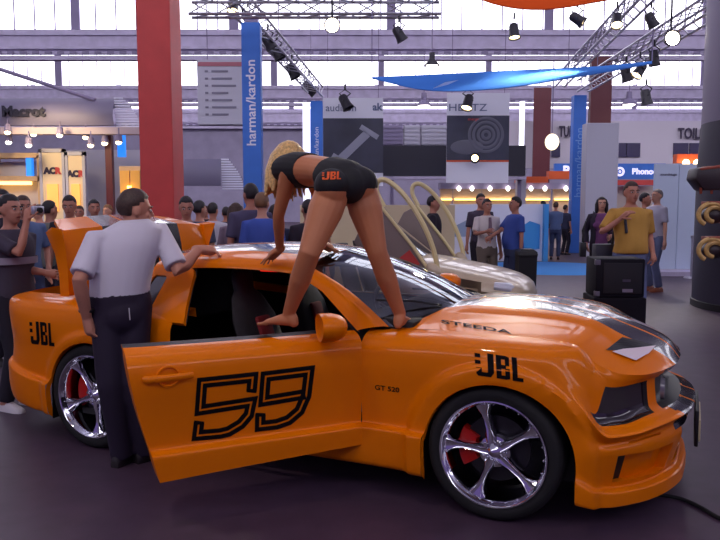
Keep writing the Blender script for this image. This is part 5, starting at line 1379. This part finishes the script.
def srow(x, hw, zb, w2, zt_):
    ch = zt_-zb; h = [(0, zb), (hw*.9, zb), (hw, zb+ch*.15), (hw*1.01, zb+ch*.45), (hw*1.0, zb+ch*.65), (hw*.97, zb+ch*.84), (hw*.88, zb+ch*.93), (hw*.62, zb+ch*1.0), (hw*.3, zb+ch*1.045), (0, zb+ch*1.06)]
    return [(x, -y, z) for y, z in h]+[(x, y, z) for y, z in h[-2:0:-1]]
rows = [srow(x, *d) for x, d in zip(X_, D)]
for rr in rows:
    for k, (x, y, z) in enumerate(rr):
        for ax in (0., -2.45):
            d_ = math.hypot(x-ax, z-.31)
            if d_ < .345 and abs(y) > .5: rr[k] = (x, y*.80, z)
m_ = MB(); nr = len(rows[0])
m_.loft(rows); keep = []
for f in m_.f:
    c = [sum(m_.v[i][q] for i in f)/len(f) for q in range(3)]
    keep.append(not (-2.2 < c[0] < -.95 and c[2] > .86 and abs(c[1]) < .78) and not (-1.95 < c[0] < -.72 and c[1] < -.6 and c[2] > .36))
m_.f = [f for f, k in zip(m_.f, keep) if k]; m_.m = [0]*len(m_.f)
sbody = m_.build('body', silver, sc_, angle=50, recalc=True)
m_ = MB(); m_.box((-1.5, 0, .3), (1.5, 1.5, .06)); m_.box((-2.25, 0, .6), (.06, 1.5, .6)); m_.box((-.72, 0, .6), (.06, 1.5, .6)); m_.prism([(-.72, .9), (-1.0, .86), (-.98, .6), (-.72, .55)], -.7, .7, lambda u, v, w: (u, w, v)); m_.build('cabin', interior, sc_, smooth=False)
for sg in (-1, 1):
    m_ = MB(); m_.loft([[(x+.08*sin(q), sg*.36+w*cos(q), z) for q in np.linspace(0, 2*pi, 14, endpoint=False)] for x, w, z in ((-1.5, .24, .35), (-1.58, .25, .6), (-1.66, .22, .9), (-1.70, .12, 1.0), (-1.72, .12, 1.12))]); m_.build('seat', interior, sc_)
    m_ = MB(); m_.loft([[(x, sg*(y+w*cos(q)), z+h*sin(q)) for q in np.linspace(0, 2*pi, 14, endpoint=False)] for x, y, w, z, h in ((.36, .74, .09, .66, .05), (.52, .66, .11, .63, .07), (.65, .54, .09, .58, .055), (.72, .44, .04, .55, .02))]); m_.build('headlight', mat('clear_lamp', (205, 205, 215), rough=.1, coat=1.), sc_)
m_ = MB(); m_.loft([[(x+.02, y, z) for z in (.30, .36, .46)] for x, y in ((.56, -.70), (.70, -.5), (.765, -.25), (.785, 0), (.765, .25), (.70, .5), (.56, .70))], closed=False); m_.build('bumper_grille', mat('bumper_dark', (40, 40, 64), rough=.3), sc_)
ws_ = []
for k in range(7):
    f = k/6; ws_.append([(-.72-.50*f+.16*(1-(y/.7)**2)*(1-f*.4), y*(1-.12*f), .93+.40*f) for y in np.linspace(-.74, .74, 13)])
m_ = MB(); m_.grid(ws_); m_.build('windscreen', glassy('convertible_glass', (190, 210, 235), 1.8, .75), sc_)
m_ = MB(); m_.tube([ws_[k][0] for k in range(7)]+ws_[6][1:-1]+[ws_[k][-1] for k in range(6, -1, -1)], .025, 8); m_.build('screen_frame', silver, sc_)
def lambo(sg):
    """a door hinged at the front, swung up about the car's width"""
    d = empty('door', (-.24, sg*.90, .63), 0); d.parent = sc_; d.rotation_euler = (sg*radians(-4), radians(52), 0)
    m_ = MB(); P = [(.0, -.30), (-.15, -.50), (-1.12, -.56), (-1.28, -.2), (-1.24, .01), (-.6, .03), (.02, .0)]
    m_.prism(P, -.05, .05, lambda u, v, w: (u, w, v)); pn = m_.build('door_panel', doorin, d, bevel=.02)
    fr = [(-1.22, .02), (-1.42, .06), (-1.51, .15), (-1.44, .25), (-1.18, .31), (-.80, .29), (-.42, .19), (-.05, .0)]
    F = catmull(np.arange(8), np.array(fr), np.linspace(0, 7, 28)); m_ = MB(); m_.tube([(x, 0, z) for x, z in F], .032, 8); m_.build('window_frame', mat('frame_cream', (224, 206, 150), rough=.4), d)
    m_ = MB(); m_.tube([(-1.23, -.06*1, .01), (-.6, -.06, .03), (.0, -.06, .0)], .022, 8); m_.build('sill_strip', MATS['frame_cream'], d)
    if sg < 0:
        m_ = MB(); m_.box((-.50, -.058, -.13), (.21, .012, .20)); m_.build('sticker', redm, d, smooth=False)
    m_ = MB(); m_.ell((-.22, -.10*1, .07), (.12, .06, .075), 14, 10); m_.build('mirror', silver, d)
    return d
lambo(-1); lambo(1)
for ax in (0., -2.45):
    for sg in (-1, 1):
        m_ = MB(); m_.lathe([(.19, -.09), (.26, -.1), (.30, -.08), (.305, 0), (.30, .08), (.19, .09)], 36, 'Y'); t = m_.build('wheel', rubber, sc_); t.location = (ax, sg*.74, .305); t.rotation_euler = (0, 0, 0 if sg < 0 else pi)
        m_ = MB(); m_.lathe([(.205, -.085), (.20, -.095), (.19, -.06), (.185, 0)], 36, 'Y')
        for k in range(5): m_.tube([(0, -.07, 0), (.19*cos(2*pi*k/5), -.075, .19*sin(2*pi*k/5))], [.04, .03], 6)
        m_.build('rim', alu, t)

# ================================================================ visitors
sk = [mat('skin_a', (196, 136, 114), rough=.6), mat('skin_b', (184, 124, 102), rough=.6), mat('skin_c', (206, 152, 128), rough=.6)]
hr = [mat('hair_black', (30, 22, 28), rough=.6), mat('hair_brown', (66, 44, 36), rough=.6), mat('hair_light', (120, 84, 56), rough=.6), mat('hair_grey', (120, 112, 112), rough=.7)]
def cloth(n, c): return mat(n, c, rough=.85, noise=.06, scale=6.)
denim = cloth('denim', (58, 66, 98)); darkt = cloth('dark_trousers', (34, 28, 42)); khaki = cloth('khaki_trousers', (112, 98, 88)); bluejean = cloth('pale_denim', (98, 106, 140))
whiteshoe = mat('shoe_white', (205, 200, 205), rough=.6)
HANG = ((0, 0, 0), (0, 0, 0)); FOLD = ((-.05, -.26, 1.12), (.06, -.25, 1.10)); HIPS = ((-.24, -.10, 1.0), (.24, -.10, 1.0)); PHONE = ((-.06, -.34, 1.50), (.05, -.34, 1.48)); POINT = ((-.12, -.42, 1.22), (0, 0, 0)); POCK = ((0, 0, 0), (.20, -.12, .98))
def vis(px, ytop, Y, yaw, skin, top, bottom, hair, label, h=None, voxel=None, **k):
    """a visitor whose head top shows at (px, ytop) from distance Y, feet on the floor"""
    p = at(px, ytop, Y); h = h or p.z/1.0
    return person((p.x, Y, 0), h, radians(yaw), sk[skin], top, bottom, hr[hair], label=label, group='visitors at the show', voxel=voxel or (.015 if Y < 9 else .02 if Y < 15 else .026), feat=k.pop('feat', abs((yaw+180) % 360-180) < 100 and Y < 15), **k)
# right-hand side
vis(632, 182, 8.7, 4, 1, cloth('mustard_shirt', (190, 142, 62)), bluejean, 1, 'man in mustard short-sleeved shirt with a bag strap, behind the black loudspeaker box', hands=((-.19, -.19, 1.36), (.21, -.12, .96)), build=1.12, belly=.45, hem=.97)
vis(602, 197, 12.5, -12, 2, cloth('purple_top', (112, 62, 110)), darkt, 0, 'woman in purple top and dark jacket carrying a black handbag', female=True, style='long', sleeve='long', hands=((-.24, -.05, .95), (.14, -.24, 1.1)), coat=cloth('dark_jacket', (38, 30, 46)))
vis(657, 189, 13.6, -70, 2, cloth('grey_white_shirt', (176, 172, 190)), bluejean, 3, 'grey-haired man in pale shirt and jeans talking in front of the white partition', hands=((0, 0, 0), (0, 0, 0)), style='thin', shoes=mat('shoe_brown', (140, 72, 42)))
vis(646, 193, 14.2, 60, 1, cloth('black_shirt', (42, 34, 48)), darkt, 0, 'dark-haired visitor mostly hidden behind the mustard-shirted man', sleeve='long')
vis(487.5, 199, 12, 14, 1, cloth('cream_shirt', (216, 206, 204)), khaki, 0, 'man in white shirt and patterned tie with his arm raised, middle of the three', hands=((-.16, -.34, 1.22), (0, 0, 0)), hem=.86)
vis(515, 197, 11.8, -75, 1, cloth('royal_blue_shirt', (60, 84, 165)), denim, 0, 'man in loose royal blue shirt turned to the white-shirted man', hands=((-.06, -.40, 1.10), (0, 0, 0)), hem=.80, build=1.12, belly=.5)
vis(481, 194, 12.9, 10, 1, cloth('charcoal_shirt', (58, 48, 66)), darkt, 0, 'man in dark shirt standing behind the white-shirted man with the tie')
vis(556, 202, 21.5, 160, 1, cloth('denim_shirt', (88, 104, 140)), denim, 1, 'man in denim-blue shirt seen from behind by the slim blue column', sleeve='long', hands=FOLD)
vis(543, 201, 22.5, 200, 1, cloth('black_shirt', (42, 34, 48)), darkt, 0, 'dark-clothed visitor at the blue edge of the white partition', sleeve='long')
vis(566, 205, 23.5, 120, 1, cloth('navy_shirt', (44, 46, 74)), darkt, 0, 'visitor in navy just left of the slim blue column')
vis(434, 196, 11.9, 80, 1, cloth('black_shirt', (42, 34, 48)), darkt, 0, 'man in black seen through the raised door frame of the silver car', sleeve='long')
# left-hand group
A_ = vis(10, 195, 5.75, 66, 1, cloth('striped_tee', (64, 56, 72)), cloth('black_jeans', (30, 26, 40)), 0, 'man in dark tee with pale chest stripes holding a camera up to his face', hands=((-.07, -.25, 1.545), (.10, -.28, 1.12)), shoes=whiteshoe, build=1.05, pole=V(-.25, -.1, -1))
vis(2, 190, 7.4, 50, 1, cloth('black_shirt', (42, 34, 48)), darkt, 0, 'dark-haired man right behind the man with the camera')
vis(23, 196, 7.8, 40, 1, cloth('steel_blue_shirt', (92, 112, 152)), denim, 1, 'man in steel-blue shirt next to the man with the camera', shoes=whiteshoe, hands=POCK)
vis(50, 201, 9.0, 150, 1, cloth('sage_shirt', (104, 104, 98)), darkt, 0, 'visitor in sage green top seen from behind, left of the man in black polo', build=.95)
vis(38, 205, 11, -30, 2, cloth('salmon_top', (190, 120, 106)), darkt, 1, 'visitor in salmon top half hidden in the crowd', female=True)
vis(69, 196, 8.5, 12, 1, cloth('black_polo', (32, 28, 40)), darkt, 0, 'man in black polo shirt looking down behind the raised boot lid', nod=.18)
vis(94, 200, 10, 30, 1, cloth('black_shirt', (42, 34, 48)), darkt, 0, 'dark-haired man looking on beyond the boot lid spoiler')
vis(107, 205, 12.5, -20, 2, cloth('yellow_top', (190, 130, 60)), darkt, 2, 'fair-haired visitor in yellow behind the boot lid')
vis(186, 197, 8.0, 16, 1, cloth('navy_jacket', (40, 38, 58)), darkt, 0, 'man in dark navy jacket looking down at the boot, in front of the red pillar', nod=.25, sleeve='long', hands=FOLD)
vis(200, 201, 9.5, 150, 1, cloth('slate_shirt', (70, 72, 96)), darkt, 0, 'visitor in slate blue next to the man in the navy jacket')
vis(213, 203, 10.5, 170, 1, cloth('white_tee', (190, 184, 196)), denim, 0, 'visitor in white tee in the crowd right of the red pillar')
vis(226, 207, 12.5, 190, 1, cloth('charcoal_shirt', (58, 48, 66)), darkt, 0, 'visitor in charcoal beneath the small ribbed canopy')
vis(236, 203, 8.8, 175, 2, cloth('rose_grey_top', (128, 108, 124)), denim, 1, 'woman in rose-grey top among the crowd beside the blue column', female=True, style='long')
vis(250, 184, 8.3, -150, 1, cloth('grey_blue_tee', (78, 72, 100)), darkt, 0, 'tall dark-haired man standing at the blue harman/kardon column', build=1.08)
vis(262, 193, 8.0, 175, 2, cloth('bright_blue_tee', (60, 86, 170)), denim, 2, 'brown-haired person in bright blue tee seen from behind', build=1.0)
vis(276, 205, 8.7, 150, 1, cloth('navy_shirt', (44, 46, 74)), darkt, 0, 'dark visitor below the woman\'s hair')
vis(308, 200, 8.4, 200, 1, cloth('black_shirt', (42, 34, 48)), darkt, 0, 'dark-clothed visitor right of the woman\'s arm')
vis(205, 206, 14, 0, 1, cloth('black_shirt', (42, 34, 48)), darkt, 1, 'small distant visitor between the navy jacket man and the crowd')
vis(79, 206, 11.8, 10, 1, cloth('white_tee', (190, 184, 196)), denim, 1, 'distant visitor in white between the black polo man and the boot lid')
vis(318, 208, 12.5, 170, 1, cloth('steel_blue_shirt', (92, 112, 152)), darkt, 1, 'distant visitor in steel blue behind the orange car roof')
finalize()
def near(label): return next(o for o in bpy.data.objects if o.get('label') == label)
# things carried
p = Vector(A_.location)+Matrix.Rotation(A_.rotation_euler.z, 3, 'Z') @ V(-.01, -.30, 1.59); r = empty('camera', p, radians(66), 'small silver camera in the raised hands of the man in the striped tee', 'camera')
m_ = MB(); m_.box((0, 0, 0), (.10, .035, .065)); m_.build('camera_body', alu, r, bevel=.006); m_ = MB(); m_.lathe([(.001, -.035), (.022, -.035), (.024, -.015)], 16, 'Y'); m_.build('lens', black, r)
m_ = MB()
m_.loft([[(x*.205, y*.142-.005, z) for x, y in [(cos(q), sin(q)) for q in np.linspace(0, 2*pi, 30, endpoint=False)]] for z in (1.17, 1.225)], cap=False); m_.build('chest_stripe', mat('stripe_grey', (150, 142, 160), rough=.85), A_)
r = near('woman in purple top and dark jacket carrying a black handbag'); q = r.location
m_ = MB(); m_.box((-.30, -.06, .86), (.10, .26, .24)); m_.tube([(-.30, -.16, .97), (-.29, -.12, 1.25), (-.24, .0, 1.38), (-.29, .06, 1.2), (-.30, .04, .97)], .012, 6)
o = m_.build('handbag', black, None, bevel=.02); o.location = q; o.rotation_euler = r.rotation_euler; tag(o, 'black handbag on the shoulder of the woman in purple', 'handbag')
j = MB()
for sg in (-1, 1): j.loft([[(sg*(.10+.085*cos(t)), .02+.13*sin(t), z) for t in np.linspace(-.9*pi if sg > 0 else -.9*pi, .55*pi, 10)] for z in (.86, 1.05, 1.25, 1.40)], closed=False)
r = near('man in white shirt and patterned tie with his arm raised, middle of the three')
m_ = MB(); m_.prism([(-.02, 1.42), (.02, 1.42), (.04, 1.08), (0, 1.02), (-.04, 1.08)], -.155, -.14, lambda u, v, w: (u, w+.0 if v < 1.3 else w+.035, v)); m_.build('necktie', mat('tie_taupe', (120, 96, 110), noise=.4, scale=60), r)
r = near('man in mustard short-sleeved shirt with a bag strap, behind the black loudspeaker box'); k = r.location
m_ = MB(); m_.tube([(-.16, .13, 1.15), (-.15, .10, 1.42), (-.13, .0, 1.53), (-.12, -.12, 1.45), (-.13, -.185, 1.30)], .018, 8); m_.box((-.2, .22, .95), (.3, .14, .4)); o = m_.build('shoulder_bag', darkp, None, bevel=.02); o.location = r.location; o.rotation_euler = r.rotation_euler; tag(o, 'dark bag hanging by its strap from the mustard-shirted man', 'bag')

# ================================================================ light: roof glazing, lamps, an added fill spot, soft indoor ambience
w = bpy.data.worlds.new('hall_ambience'); SC.world = w; w.use_nodes = True
bg = w.node_tree.nodes['Background']; bg.inputs[0].default_value = (*lin((172, 144, 234)), 1); bg.inputs[1].default_value = .34
def lamp(p, target, power, size, col, blend=.6):
    l = bpy.data.lights.new('stage_or_fill_light', 'SPOT'); l.energy = power; l.spot_size = radians(size); l.spot_blend = blend; l.color = col; l.shadow_soft_size = .15
    o = bpy.data.objects.new('stage_or_fill_light', l); COL.objects.link(o); o.location = p; o.rotation_euler = (Vector(target)-Vector(p)).to_track_quat('-Z', 'Y').to_euler(); return o
lamp(at(514, 36, 11.9), (.6, 4.6, .9), 900, 40, (1, .88, .7)); lamp((-2.2, 1.5, 6.6), (-.6, 4.4, 1.0), 260, 50, (1, .86, .72)); lamp(at(577, 22, 10.9), (1.2, 9.5, .8), 700, 50, (1, .85, .65))  # second one is an unseen fill, added to light the orange car
lamp((-5.5, 11.5, 3.2), (-5.2, 13.5, 2.0), 150, 90, (1, .75, .42)); lamp(at(640, 73, 15.9), (5.5, 14, 1.2), 500, 60, (1, .9, .8))
sv.exposure = -.12
